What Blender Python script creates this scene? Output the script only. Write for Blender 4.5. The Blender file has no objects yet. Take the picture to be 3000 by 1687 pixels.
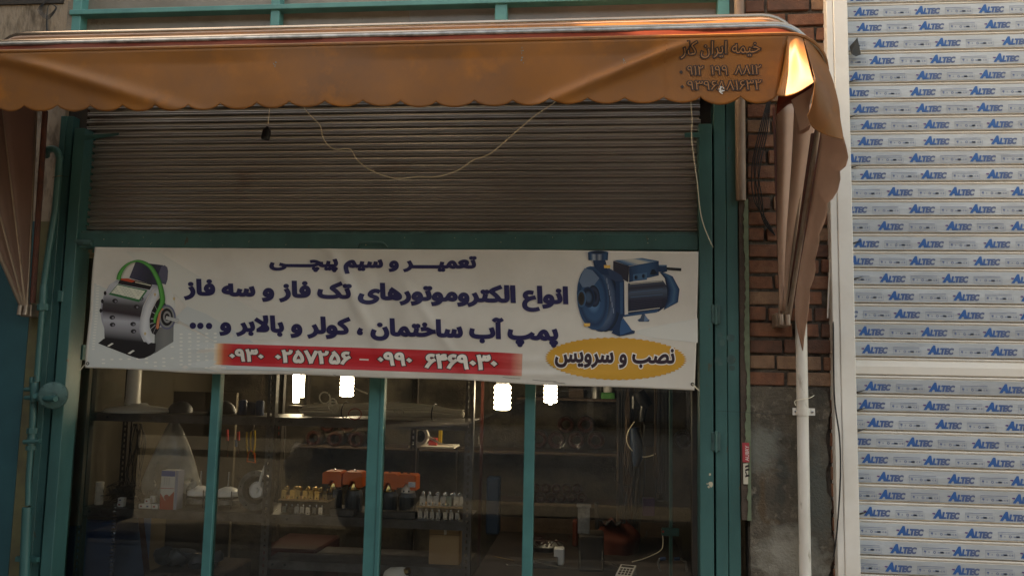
import bpy, math, random
import numpy as np
from mathutils import Vector, Matrix
from mathutils.geometry import delaunay_2d_cdt, tessellate_polygon
random.seed(7)
SC = bpy.context.scene
COL = SC.collection
# ------------------------------------------------------------------ camera
FPX, DIST, EYE = 2400.0, 4.0, 1.6
_c = np.array([1500.0, 843.5])
_U = np.array([1950 - _c[0], -22000 - _c[1], FPX]); _U /= np.linalg.norm(_U)
_X = -np.array([-21500 - _c[0], 620 - _c[1], FPX]); _X -= _U * _X.dot(_U) * 0.5; _X /= np.linalg.norm(_X)
_U -= _X * _X.dot(_U); _U /= np.linalg.norm(_U)
_Y = np.cross(_U, _X)
RM = np.array([_X, _Y, _U])
cam = bpy.data.cameras.new('camera'); cam.lens = FPX / 3000 * 36; cam.sensor_width = 36
cam.clip_start = 0.05; cam.clip_end = 600
co = bpy.data.objects.new('camera', cam); COL.objects.link(co)
_cols = [RM @ np.array(a) for a in ((1, 0, 0), (0, -1, 0), (0, 0, -1))]
co.matrix_world = Matrix([[_cols[0][i], _cols[1][i], _cols[2][i], (0, -DIST, EYE)[i]] for i in range(3)] + [[0, 0, 0, 1]])
SC.camera = co
# ------------------------------------------------------------------ light
SUN_DIR = Vector((0.80, -0.04, -0.53)).normalized()      # the way the light travels
w = bpy.data.worlds.new('World'); SC.world = w; w.use_nodes = True
nt = w.node_tree; bg = nt.nodes['Background']
sky = nt.nodes.new('ShaderNodeTexSky'); sky.sky_type = 'NISHITA'; sky.sun_disc = False
sky.sun_elevation = math.asin(-SUN_DIR.z)
sky.sun_rotation = math.atan2(-SUN_DIR.x, -SUN_DIR.y)
sky.dust_density = 3.0; sky.air_density = 1.0; sky.ozone_density = 0.6
nt.links.new(sky.outputs[0], bg.inputs[0]); bg.inputs[1].default_value = 0.12
sl = bpy.data.lights.new('sun', 'SUN'); sl.energy = 4.5; sl.angle = math.radians(0.5); sl.color = (1.0, 0.90, 0.76)
so = bpy.data.objects.new('sun', sl); COL.objects.link(so)
so.rotation_euler = SUN_DIR.to_track_quat('-Z', 'Y').to_euler(); so.location = (-6, 1, 9)
vs = SC.view_settings; vs.view_transform = 'Standard'; vs.look = 'None'; vs.exposure = 2.64; vs.gamma = 1.0
try:
    vs.use_white_balance = True; vs.white_balance_temperature = 10800; vs.white_balance_tint = 8
except Exception: pass
SC.cycles.use_denoising = True
SC.cycles.max_bounces = 10; SC.cycles.transparent_max_bounces = 24
SC.cycles.sample_clamp_indirect = 4.0
# ------------------------------------------------------------------ helpers
K = 3000 / 2576
def P(x, y, Yw):
    """world point on the vertical plane Y = Yw seen at layout coordinate (x, y)"""
    r = RM @ np.array([x * K - _c[0], y * K - _c[1], FPX]); t = (Yw + DIST) / r[1]
    return Vector((r[0] * t, Yw, EYE + r[2] * t))
def unit(Yw): return K / FPX * (Yw + DIST)          # metres per layout unit at that depth

MATS = {}
def mat(name, c, r=0.6, m=0.0, c2=None, ns=6.0, lo=0.4, hi=0.62, c3=None, ns3=2.0, lo3=0.55, hi3=0.7, bump=0.0, bs=80.0,
        st=(1, 1, 1), spec=0.5, trans=0.0, coat=0.0, rv=0.0):
    if name in MATS: return MATS[name]
    M = bpy.data.materials.new(name); M.use_nodes = True; t = M.node_tree; N = t.nodes; L = t.links
    b = N['Principled BSDF']; b.inputs['Roughness'].default_value = r; b.inputs['Metallic'].default_value = m
    b.inputs['Specular IOR Level'].default_value = spec; b.inputs['Coat Weight'].default_value = coat
    b.inputs['Base Color'].default_value = (*c, 1)
    if c2 or c3 or bump:
        g = N.new('ShaderNodeNewGeometry'); mp = N.new('ShaderNodeMapping'); L.new(g.outputs['Position'], mp.inputs[0])
        mp.inputs['Scale'].default_value = st
        cur = None
        def noise(sc, d=6):
            n = N.new('ShaderNodeTexNoise'); n.inputs['Scale'].default_value = sc; n.inputs['Detail'].default_value = d
            n.inputs['Roughness'].default_value = 0.62; L.new(mp.outputs[0], n.inputs['Vector']); return n
        for cc, s_, l_, h_ in ((c2, ns, lo, hi), (c3, ns3, lo3, hi3)):
            if cc is None: continue
            n = noise(s_); mr = N.new('ShaderNodeMapRange'); mr.inputs[1].default_value = l_; mr.inputs[2].default_value = h_
            L.new(n.outputs[0], mr.inputs[0]); mx = N.new('ShaderNodeMix'); mx.data_type = 'RGBA'
            L.new(mr.outputs[0], mx.inputs[0])
            if cur is None: mx.inputs[6].default_value = (*c, 1)
            else: L.new(cur, mx.inputs[6])
            mx.inputs[7].default_value = (*cc, 1); cur = mx.outputs[2]
        if cur is not None: L.new(cur, b.inputs['Base Color'])
        if rv:
            n = noise(ns * 1.7); mr = N.new('ShaderNodeMapRange'); mr.inputs[3].default_value = max(0.03, r - rv); mr.inputs[4].default_value = min(1, r + rv)
            L.new(n.outputs[0], mr.inputs[0]); L.new(mr.outputs[0], b.inputs['Roughness'])
        if bump:
            n = noise(bs, 4); bp = N.new('ShaderNodeBump'); bp.inputs['Strength'].default_value = bump; bp.inputs['Distance'].default_value = 0.01
            L.new(n.outputs[0], bp.inputs['Height']); L.new(bp.outputs[0], b.inputs['Normal'])
    if trans:
        tr = N.new('ShaderNodeBsdfTranslucent'); ms = N.new('ShaderNodeMixShader'); ms.inputs[0].default_value = trans
        if b.inputs['Base Color'].links: L.new(b.inputs['Base Color'].links[0].from_socket, tr.inputs[0])
        else: tr.inputs[0].default_value = (*c, 1)
        L.new(b.outputs[0], ms.inputs[1]); L.new(tr.outputs[0], ms.inputs[2]); L.new(ms.outputs[0], N['Material Output'].inputs[0])
    MATS[name] = M; return M
def glass(name, tint=(0.9, 0.93, 0.92), dirt=0.03, dcol=(0.35, 0.33, 0.3), ior=1.5, rough=0.0):
    """thin pane: clear, mirrored by Fresnel, with a little dust on it"""
    M = bpy.data.materials.new(name); M.use_nodes = True; t = M.node_tree; N = t.nodes; L = t.links; N.remove(N['Principled BSDF'])
    a = N.new('ShaderNodeBsdfTransparent'); a.inputs[0].default_value = (*tint, 1)
    gl = N.new('ShaderNodeBsdfGlossy'); gl.inputs['Roughness'].default_value = rough
    fr = N.new('ShaderNodeFresnel'); fr.inputs[0].default_value = ior
    m1 = N.new('ShaderNodeMixShader'); L.new(fr.outputs[0], m1.inputs[0]); L.new(a.outputs[0], m1.inputs[1]); L.new(gl.outputs[0], m1.inputs[2])
    d = N.new('ShaderNodeBsdfDiffuse'); d.inputs[0].default_value = (*dcol, 1)
    g = N.new('ShaderNodeNewGeometry'); n = N.new('ShaderNodeTexNoise'); n.inputs['Scale'].default_value = 3.0; n.inputs['Detail'].default_value = 8
    L.new(g.outputs['Position'], n.inputs['Vector']); mr = N.new('ShaderNodeMapRange'); mr.inputs[1].default_value = 0.35; mr.inputs[2].default_value = 0.75
    mr.inputs[3].default_value = dirt * 0.3; mr.inputs[4].default_value = dirt * 1.8; L.new(n.outputs[0], mr.inputs[0])
    m2 = N.new('ShaderNodeMixShader'); L.new(mr.outputs[0], m2.inputs[0]); L.new(m1.outputs[0], m2.inputs[1]); L.new(d.outputs[0], m2.inputs[2])
    L.new(m2.outputs[0], N['Material Output'].inputs[0]); MATS[name] = M; return M
def emis(name, c, s):
    M = bpy.data.materials.new(name); M.use_nodes = True; b = M.node_tree.nodes['Principled BSDF']
    b.inputs['Base Color'].default_value = (*c, 1); b.inputs['Emission Color'].default_value = (*c, 1); b.inputs['Emission Strength'].default_value = s
    MATS[name] = M; return M
def inkmat():
    M = bpy.data.materials.new('printed_ink'); M.use_nodes = True; t = M.node_tree; b = t.nodes['Principled BSDF']
    a = t.nodes.new('ShaderNodeAttribute'); a.attribute_name = 'Col'; t.links.new(a.outputs[0], b.inputs['Base Color'])
    b.inputs['Roughness'].default_value = 0.45; b.inputs['Specular IOR Level'].default_value = 0.35; MATS['ink'] = M; return M
INK = inkmat()

class MB:
    def __init__(s): s.v = []; s.f = []; s.m = []; s.c = []
    def add(s, vs_, fs, mi=0, col=None):
        o = len(s.v); s.v += [tuple(p) for p in vs_]
        for k, f in enumerate(fs):
            s.f.append(tuple(i + o for i in f)); s.m.append(mi)
            if col is not None:
                s.c.append([col[i] for i in f] if not isinstance(col[0], (int, float)) else [col] * len(f))
            else: s.c.append([(1, 1, 1)] * len(f))
        return s
    def box(s, x0, x1, y0, y1, z0, z1, mi=0, ch=0.0, col=None):
        if ch <= 0:
            v = [(x, y, z) for x in (x0, x1) for y in (y0, y1) for z in (z0, z1)]
            return s.add(v, [(0, 1, 3, 2), (4, 6, 7, 5), (0, 4, 5, 1), (2, 3, 7, 6), (0, 2, 6, 4), (1, 5, 7, 3)], mi, col)
        # chamfered
        v = []; idx = {}
        for ax in range(3):
            for i, a in enumerate((x0, x1)):
                for j, b_ in enumerate((y0, y1)):
                    for k_, c_ in enumerate((z0, z1)):
                        p = [a, b_, c_]; sg = [i, j, k_]
                        for q in range(3):
                            if q != ax: p[q] += ch if sg[q] == 0 else -ch
                        idx[(ax, i, j, k_)] = len(v); v.append(tuple(p))
        F = []
        for ax in range(3):
            for sd in (0, 1):
                o1, o2 = [q for q in range(3) if q != ax]; ring = []
                for a, b_ in ((0, 0), (1, 0), (1, 1), (0, 1)):
                    k_ = [0, 0, 0]; k_[ax] = sd; k_[o1] = a; k_[o2] = b_; ring.append(idx[(ax, *k_)])
                F.append(tuple(ring))
        for ax in range(3):
            o1, o2 = [q for q in range(3) if q != ax]
            for a in (0, 1):
                for b_ in (0, 1):
                    k0 = [0, 0, 0]; k0[o1] = a; k0[o2] = b_; k1 = list(k0); k1[ax] = 1
                    F.append((idx[(o1, *k0)], idx[(o1, *k1)], idx[(o2, *k1)], idx[(o2, *k0)]))
        for i in (0, 1):
            for j in (0, 1):
                for k_ in (0, 1): F.append((idx[(0, i, j, k_)], idx[(1, i, j, k_)], idx[(2, i, j, k_)]))
        return s.add(v, F, mi, col)
    def tube(s, pts, r, n=8, mi=0, cap=True, col=None):
        pts = [Vector(p) for p in pts]; V = []; F = []; up = None
        for i, p in enumerate(pts):
            a = pts[max(0, i - 1)]; b = pts[min(len(pts) - 1, i + 1)]; d = (b - a).normalized() if (b - a).length > 1e-9 else Vector((0, 0, 1))
            if up is None: up = d.orthogonal().normalized()
            else:
                up = up - d * up.dot(d); up = up.normalized() if up.length > 1e-6 else d.orthogonal().normalized()
            sd = d.cross(up); rr = r[i] if isinstance(r, (list, tuple)) else r
            for k in range(n):
                t = 2 * math.pi * k / n; V.append(p + (up * math.cos(t) + sd * math.sin(t)) * rr)
        for i in range(len(pts) - 1):
            for k in range(n): F.append((i * n + k, i * n + (k + 1) % n, (i + 1) * n + (k + 1) % n, (i + 1) * n + k))
        if cap: F.append(tuple(range(n))[::-1]); F.append(tuple((len(pts) - 1) * n + k for k in range(n)))
        return s.add(V, F, mi, col)
    def lathe(s, prof, o, ax=(0, 0, 1), n=16, mi=0, close=False):
        """profile of (radius, height) turned about the axis ax through o"""
        ax = Vector(ax).normalized(); u = ax.orthogonal().normalized(); v_ = ax.cross(u); o = Vector(o); V = []; F = []
        for r_, h_ in prof:
            for k in range(n):
                t = 2 * math.pi * k / n; V.append(o + ax * h_ + (u * math.cos(t) + v_ * math.sin(t)) * r_)
        m_ = len(prof)
        for i in range(m_ - (0 if close else 1)):
            j = (i + 1) % m_
            for k in range(n): F.append((i * n + k, i * n + (k + 1) % n, j * n + (k + 1) % n, j * n + k))
        if not close:
            if prof[0][0] > 1e-4: F.append(tuple(range(n))[::-1])
            if prof[-1][0] > 1e-4: F.append(tuple((m_ - 1) * n + k for k in range(n)))
        return s.add(V, F, mi)
    def grid(s, rows, mi=0, col=None):
        n = len(rows[0]); V = [p for r_ in rows for p in r_]; F = []
        for i in range(len(rows) - 1):
            for j in range(n - 1): F.append((i * n + j, i * n + j + 1, (i + 1) * n + j + 1, (i + 1) * n + j))
        return s.add(V, F, mi, col)
    def poly(s, pts, mi=0, col=None):
        pts = [Vector(p) for p in pts]
        return s.add(pts, [tuple(t) for t in tessellate_polygon([pts])], mi, col)
    def prism(s, pts2, y0, y1, mi=0):
        """outline in X,Z extruded from y0 to y1"""
        n = len(pts2); V = [(x, y0, z) for x, z in pts2] + [(x, y1, z) for x, z in pts2]
        tri = tessellate_polygon([[Vector((x, z, 0)) for x, z in pts2]])
        F = [tuple(t) for t in tri] + [tuple(i + n for i in t)[::-1] for t in tri]
        F += [(i, (i + 1) % n, (i + 1) % n + n, i + n) for i in range(n)]
        return s.add(V, F, mi)
    def mesh(s, name, mats, off=(0, 0, 0), smooth=False):
        me = bpy.data.meshes.new(name); o = Vector(off)
        me.from_pydata([tuple(Vector(p) - o) for p in s.v], [], s.f)
        mats = mats if isinstance(mats, (list, tuple)) else [mats]
        for m_ in mats: me.materials.append(m_ if not isinstance(m_, str) else MATS[m_])
        me.polygons.foreach_set('material_index', s.m)
        if INK in [x if not isinstance(x, str) else MATS[x] for x in mats]:
            ca = me.color_attributes.new('Col', 'FLOAT_COLOR', 'CORNER')
            flat = [q for f in s.c for c_ in f for q in (c_[0], c_[1], c_[2], 1.0)]
            ca.data.foreach_set('color', flat)
        if smooth:
            me.polygons.foreach_set('use_smooth', [True] * len(me.polygons))
            if smooth != 'all':
                try: me.set_sharp_from_angle(angle=math.radians(40))
                except Exception: pass
        me.update(); return me
    def build(s, name, mats, parent=None, smooth=False, label=None, recalc=True):
        off = parent_world(parent)
        me = s.mesh(name, mats, off, smooth)
        if recalc:
            import bmesh
            b = bmesh.new(); b.from_mesh(me); bmesh.ops.recalc_face_normals(b, faces=b.faces); b.to_mesh(me); b.free()
            if smooth and smooth != 'all': me.set_sharp_from_angle(angle=math.radians(40))
        return put(name, me, parent, label=label)
def parent_world(p):
    o = Vector((0, 0, 0))
    while p is not None: o += p.location; p = p.parent
    return o
def put(name, me, parent=None, loc=(0, 0, 0), rot=None, label=None):
    o = bpy.data.objects.new(name, me); COL.objects.link(o); o.parent = parent; o.location = loc
    if rot: o.rotation_euler = rot
    if label: o['label'] = label
    return o
def tag(o, label=None, cat=None, group=None, kind=None):
    for k_, v_ in (('label', label), ('category', cat), ('group', group), ('kind', kind)):
        if v_: o[k_] = v_
    return o
def thing(name, label, cat, loc=(0, 0, 0), group=None):
    o = bpy.data.objects.new(name, None); COL.objects.link(o); o.location = loc; o.empty_display_size = 0.05
    return tag(o, label, cat, group)
def copy_tree(o, parent=None):
    c = o.copy(); COL.objects.link(c)
    if parent is not None: c.parent = parent
    for ch in [x for x in bpy.data.objects if x.parent == o]: copy_tree(ch, c)
    return c
def struct(o): o['kind'] = 'structure'; return o
def solid(o, t, off=0):
    m = o.modifiers.new('thickness', 'SOLIDIFY'); m.thickness = t; m.offset = off; return o
def smooth_pts(pts, n=6):
    """Catmull-Rom through the points"""
    pts = [Vector(p) for p in pts]; out = []
    for i in range(len(pts) - 1):
        p0 = pts[max(0, i - 1)]; p1 = pts[i]; p2 = pts[i + 1]; p3 = pts[min(len(pts) - 1, i + 2)]
        for k in range(n):
            t = k / n
            out.append(0.5 * ((2 * p1) + (-p0 + p2) * t + (2 * p0 - 5 * p1 + 4 * p2 - p3) * t * t + (-p0 + 3 * p1 - 3 * p2 + p3) * t ** 3))
    out.append(pts[-1]); return out
def dpts(l, n=6): return smooth_pts([P(*q) for q in l], n)
def rbox(x0, y0, x1, y1, Y):
    """world X and Z range of a layout rectangle on plane Y"""
    a = P(x0, (y0 + y1) / 2, Y).x; b = P(x1, (y0 + y1) / 2, Y).x
    return a, b, P((x0 + x1) / 2, y1, Y).z, P((x0 + x1) / 2, y0, Y).z

# ---- lettering: the built-in font's outlines, filled by winding number
AR = {}
for c_, b_ in {'ب': 0xFE8F, 'ت': 0xFE95, 'خ': 0xFEA5, 'س': 0xFEB1, 'ص': 0xFEB9, 'ع': 0xFEC9, 'ف': 0xFED1, 'ل': 0xFEDD, 'م': 0xFEE1,
               'ن': 0xFEE5, 'ه': 0xFEE9, 'پ': 0xFB56, 'چ': 0xFB7A, 'ک': 0xFB8E, 'ی': 0xFBFC}.items(): AR[c_] = [chr(b_ + k) for k in range(4)]
for c_, b_ in {'ا': 0xFE8D, 'آ': 0xFE81, 'ر': 0xFEAD, 'ز': 0xFEAF, 'و': 0xFEED}.items(): AR[c_] = [chr(b_), chr(b_ + 1), None, None]
AR['ـ'] = ['ـ'] * 4; AR['\x01'] = ['\uFEFB', '\uFEFC', None, None]
def shape_ar(s):
    s = s.replace('لا', '\x01'); out = []
    for i, c in enumerate(s):
        if c not in AR: out.append(c); continue
        pr = i > 0 and s[i - 1] in AR and AR[s[i - 1]][2]; nx = i < len(s) - 1 and s[i + 1] in AR and AR[s[i + 1]][1]
        a = AR[c]
        out.append(a[3] if (pr and nx and a[3]) else a[1] if pr else a[2] if (nx and a[2]) else a[0])
    return ''.join(reversed(out))
_LC = {}
def loops_of(body, res=3):
    if (body, res) in _LC: return _LC[(body, res)]
    cu = bpy.data.curves.new('t', 'FONT'); cu.body = body; cu.size = 1; cu.fill_mode = 'NONE'; cu.resolution_u = res
    o = bpy.data.objects.new('t', cu); COL.objects.link(o); dg = bpy.context.evaluated_depsgraph_get(); dg.update()
    me = o.evaluated_get(dg).to_mesh(); V = np.array([v.co[:2] for v in me.vertices]); nb = {}
    for e in me.edges:
        a, b = e.vertices; nb.setdefault(a, []).append(b); nb.setdefault(b, []).append(a)
    seen = set(); L = []
    for a in range(len(V)):
        if a in seen or a not in nb: continue
        lp = [a]; seen.add(a); cur = a
        nx = [q for q in nb[a] if q == a + 1] or nb[a]; nxt = nx[0]
        while nxt not in seen:
            lp.append(nxt); seen.add(nxt); cand = [q for q in nb[nxt] if q not in seen]
            if not cand: break
            nxt = cand[0]
        if len(lp) > 2:
            q = V[lp]; keep = [0]
            for i in range(1, len(q)):
                if np.hypot(*(q[i] - q[keep[-1]])) > 1e-4: keep.append(i)
            L.append(q[keep])
    o.evaluated_get(dg).to_mesh_clear(); bpy.data.objects.remove(o); bpy.data.curves.remove(cu)
    _LC[(body, res)] = L; return L
def text2d(body, bold=0.0, shear=0.0, res=3, bx=None):
    """filled outline: vertices (n,2), triangles"""
    L = loops_of(body, res)
    sgn = 0
    for q in L:
        x, y = q[:, 0], q[:, 1]; a = 0.5 * np.sum(x * np.roll(y, -1) - np.roll(x, -1) * y)
        if abs(a) > abs(sgn): sgn = a
    sg = 1.0 if sgn > 0 else -1.0
    LL = []
    for q in L:
        if bold:
            e1 = q - np.roll(q, 1, 0); e2 = np.roll(q, -1, 0) - q
            n1 = np.stack([e1[:, 1], -e1[:, 0]], 1); n2 = np.stack([e2[:, 1], -e2[:, 0]], 1)
            n1 /= np.linalg.norm(n1, axis=1)[:, None] + 1e-9; n2 /= np.linalg.norm(n2, axis=1)[:, None] + 1e-9
            m = n1 + n2; ln = np.linalg.norm(m, axis=1)[:, None]; m = m / (ln + 1e-9); k = 1.0 / np.clip(ln / 2, 0.6, 1)
            q = q + m * k * bold * sg * np.array([1.0 if bx is None else bx, 1.0])
        if shear: q = np.stack([q[:, 0] + shear * q[:, 1], q[:, 1]], 1)
        LL.append(q)
    vs_ = []; es = []
    for q in LL:
        o = len(vs_); vs_ += [Vector(p) for p in q]; n = len(q); es += [(o + i, o + (i + 1) % n) for i in range(n)]
    V, E, F, _, _, _ = delaunay_2d_cdt(vs_, es, [], 0, 1e-5)
    V = np.array([v[:] for v in V]); F = [f for f in F if len(f) >= 3]
    C = np.array([V[list(f)].mean(0) for f in F]); W = np.zeros(len(C))
    for q in LL:
        a = q; b = np.roll(q, -1, 0)
        ay = a[:, 1][None]; by = b[:, 1][None]; cy = C[:, 1][:, None]; cx = C[:, 0][:, None]
        up = (ay <= cy) & (by > cy); dn = (by <= cy) & (ay > cy)
        cr = (b[:, 0] - a[:, 0])[None] * (cy - ay) - (cx - a[:, 0][None]) * (by - ay)
        W += (up & (cr > 0)).sum(1) - (dn & (cr < 0)).sum(1)
    F = [f for f, w_ in zip(F, W) if abs(w_) > 0.5]
    return V, F
def bbox2(V): return V[:, 0].min(), V[:, 0].max(), V[:, 1].min(), V[:, 1].max()
def lay_text(mb, V, F, quad, surf, off, col, ref=None, mi=0):
    """quad = (xl, xr, top_left, bottom_left, top_right, bottom_right) in layout units; surf(x, y, off) -> world"""
    x0, x1, y0, y1 = ref or bbox2(V); xl, xr, tl, bl, tr, br = quad; out = []
    for p in V:
        u = (p[0] - x0) / (x1 - x0); v_ = (p[1] - y0) / (y1 - y0)
        X = xl + (xr - xl) * u; t = tl + (tr - tl) * u; b = bl + (br - bl) * u
        out.append(surf(X, b + (t - b) * v_, off))
    mb.add(out, F, mi, col)
# ------------------------------------------------------------------ materials
def vmul(c, k): return tuple(x * k for x in c)
TURQ = (0.055, 0.20, 0.205)
mat('turquoise', (0.034, 0.120, 0.112), 0.42, c2=(0.025, 0.09, 0.084), ns=5, c3=(0.075, 0.06, 0.04), ns3=22, lo3=0.665, hi3=0.69, bump=0.10, bs=140, st=(1, 1, .35), rv=.12)
mat('turquoise_light', (0.045, 0.185, 0.175), 0.5, c2=(0.036, 0.15, 0.145), ns=7, c3=(.08, .07, .05), ns3=24, lo3=.7, hi3=.72, bump=0.08, bs=160)
mat('turquoise_wall', (0.018, 0.088, 0.10), 0.55, c2=(0.014, 0.07, 0.082), ns=3)
mat('turquoise_dirty', (0.055, 0.125, 0.115), 0.6, c2=(0.03, 0.07, 0.065), ns=12, c3=(0.10, 0.12, 0.09), ns3=60, lo3=.66, hi3=.7, bump=.25, bs=120)
mat('old_slat', (0.42, 0.395, 0.38), 0.30, 0.7, c2=(0.32, 0.29, 0.27), ns=2.2, lo=.35, hi=.7, c3=(0.26, 0.19, 0.155), ns3=5, lo3=.60, hi3=.76, st=(.5, 1, 1), rv=.06)
mat('dark_iron', (0.035, 0.032, 0.03), 0.6, 0.2, c2=(0.06, 0.045, 0.035), ns=10)
mat('white_metal', (0.78, 0.72, 0.66), 0.38, c2=(0.70, 0.63, 0.56), ns=5, lo=.45, hi=.75, coat=.15, rv=.1)
mat('slat_film', (0.455, 0.475, 0.50), 0.30, c2=(0.40, 0.415, 0.435), ns=14, st=(.4, 1, 2), bump=.22, bs=22, rv=.1)
mat('slat_film_b', (0.49, 0.51, 0.53), 0.26, c2=(0.42, 0.435, 0.455), ns=10, st=(.4, 1, 2), bump=.3, bs=16, rv=.1)
mat('slat_film_c', (0.41, 0.425, 0.445), 0.33, c2=(0.36, 0.37, 0.385), ns=17, st=(.4, 1, 2), bump=.2, bs=30, rv=.1)
mat('brick', (0.25, 0.098, 0.055), 0.9, c2=(0.16, 0.064, 0.038), ns=14, c3=(0.27, 0.14, 0.085), ns3=5, lo3=.5, hi3=.75, bump=.6, bs=190)
mat('brick_dark', (0.15, 0.065, 0.042), 0.92, c2=(0.10, 0.05, 0.035), ns=16, bump=.6, bs=190)
mat('brick_pale', (0.30, 0.165, 0.10), 0.9, c2=(0.22, 0.12, 0.075), ns=16, bump=.6, bs=190)
mat('mortar', (0.055, 0.04, 0.032), 0.95, c2=(0.12, 0.095, 0.075), ns=24, bump=.9, bs=120)
mat('cement', (0.27, 0.215, 0.165), 0.92, c2=(0.15, 0.125, 0.10), ns=3.2, lo=.42, hi=.68, c3=(0.30, 0.22, 0.14), ns3=7, lo3=.56, hi3=.7, bump=.7, bs=150)
mat('soot', (0.055, 0.055, 0.05), 0.95, c2=(0.09, 0.08, 0.07), ns=30)
mat('stone', (0.34, 0.25, 0.18), 0.9, c2=(0.14, 0.10, 0.07), ns=16, lo=.45, hi=.62, st=(1, 1, .33), bump=1.0, bs=45)
mat('olive', (0.13, 0.11, 0.05), 0.75, c2=(0.09, 0.075, 0.04), ns=8)
mat('canvas', (0.32, 0.115, 0.026), 0.5, c2=(0.23, 0.094, 0.036), ns=2.6, lo=.4, hi=.65, c3=(0.38, 0.132, 0.027), ns3=7, lo3=.55, hi3=.7, bump=.08, bs=300, trans=.22, spec=.35)
mat('canvas_inside', (0.64, 0.41, 0.315), 0.6, c2=(0.56, 0.355, 0.27), ns=4, trans=.25, bump=.05, bs=300)
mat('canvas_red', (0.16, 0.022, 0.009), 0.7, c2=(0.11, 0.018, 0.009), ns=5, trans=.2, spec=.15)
mat('canvas_pink', (0.24, 0.125, 0.10), 0.6, c2=(0.20, 0.11, 0.085), ns=3, c3=(0.42, 0.10, 0.06), ns3=3.6, lo3=.66, hi3=.74, trans=.25, st=(1, 1, .6))
mat('aluminium', (0.46, 0.37, 0.30), 0.24, .9, c2=(0.34, 0.27, 0.22), ns=2.5, rv=.08)
mat('arm_paint', (0.30, 0.215, 0.165), 0.4, .4, c2=(0.20, 0.12, 0.08), ns=9, lo=.5, hi=.7)
mat('rust_strip', (0.11, 0.03, 0.018), 0.75, c2=(0.07, 0.025, 0.018), ns=20)
mat('cream_pipe', (0.27, 0.185, 0.135), 0.6, c2=(0.21, 0.14, 0.10), ns=7)
mat('pvc', (0.74, 0.68, 0.62), 0.45, c2=(0.60, 0.54, 0.47), ns=6, st=(1, 1, .3), c3=(0.34, 0.28, 0.22), ns3=30, lo3=.62, hi3=.74, bump=.05)
mat('green_flake', (0.15, 0.18, 0.11), 0.8, c2=(0.11, 0.13, 0.08), ns=20)
mat('dark_wood', (0.06, 0.04, 0.03), 0.9, c2=(0.09, 0.06, 0.045), ns=14, bump=.5)
mat('black_plastic', (0.015, 0.015, 0.017), 0.4)
mat('cord', (0.80, 0.70, 0.54), 0.7)
mat('vinyl', (0.77, 0.70, 0.63), 0.36, c2=(0.70, 0.63, 0.56), ns=3, bump=.05, bs=12, trans=.12)
mat('asphalt', (0.024, 0.023, 0.022), 0.9, c2=(0.018, 0.017, 0.016), ns=5, bump=.5, bs=120)
mat('pavement', (0.22, 0.195, 0.165), 0.9, c2=(0.17, 0.15, 0.125), ns=4, bump=.3)
mat('tan_render', (0.05, 0.036, 0.028), 0.9, c2=(0.035, 0.026, 0.02), ns=1.5, bump=.3, bs=60)
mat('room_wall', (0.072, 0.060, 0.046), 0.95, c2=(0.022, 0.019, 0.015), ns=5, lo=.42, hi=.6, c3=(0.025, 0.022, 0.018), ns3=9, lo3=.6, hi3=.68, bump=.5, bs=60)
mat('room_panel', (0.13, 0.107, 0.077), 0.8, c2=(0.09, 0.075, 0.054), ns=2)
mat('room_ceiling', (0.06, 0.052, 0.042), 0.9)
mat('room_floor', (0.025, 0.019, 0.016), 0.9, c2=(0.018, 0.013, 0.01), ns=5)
mat('rack', (0.10, 0.092, 0.09), 0.5, .3, c2=(0.06, 0.05, 0.047), ns=14)
mat('rack_brown', (0.04, 0.03, 0.025), 0.6, .2)
mat('white_plastic', (0.75, 0.72, 0.70), 0.4)
mat('steel', (0.48, 0.48, 0.48), 0.22, 1.0)
mat('dull_steel', (0.33, 0.33, 0.33), 0.4, .9, c2=(.2, .2, .2), ns=20)
mat('brass', (0.60, 0.40, 0.15), 0.25, 1.0)
mat('orange_plastic', (0.62, 0.11, 0.015), 0.4)
mat('motor_grey', (0.055, 0.058, 0.065), 0.5, .3)
mat('copper', (0.045, 0.012, 0.009), 0.3, .2)
mat('cable_white', (0.78, 0.72, 0.64), 0.6)
mat('blue_paint', (0.02, 0.06, 0.16), 0.5)
mat('blue_dark', (0.01, 0.03, 0.07), 0.5)
mat('cardboard', (0.40, 0.25, 0.13), 0.85, c2=(.35, .21, .11), ns=6)
mat('paper', (0.7, 0.68, 0.66), 0.7)
mat('red_plastic', (0.45, 0.03, 0.025), 0.5)
mat('yellow_plastic', (0.55, 0.36, 0.03), 0.5)
mat('white_ceramic', (0.82, 0.79, 0.76), 0.3)
mat('bench_top', (0.032, 0.020, 0.016), 0.8, c2=(.018, .012, .010), ns=6)
mat('glass_bag', (0.75, 0.74, 0.70), 0.35)
glass('shop_glass', (0.95, 0.96, 0.955), 0.005, ior=1.46)
glass('film_bag', (0.8, 0.8, 0.79), 0.42, (0.6, 0.6, 0.58), 1.4, 0.15)
emis('cfl', (1.0, 0.97, 0.90), 4.8)
mat('car_paint', (0.55, 0.54, 0.52), 0.25, .0, coat=1.0)
mat('car_glass', (0.02, 0.025, 0.03), 0.05)
mat('tyre', (0.02, 0.02, 0.02), 0.85)

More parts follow.
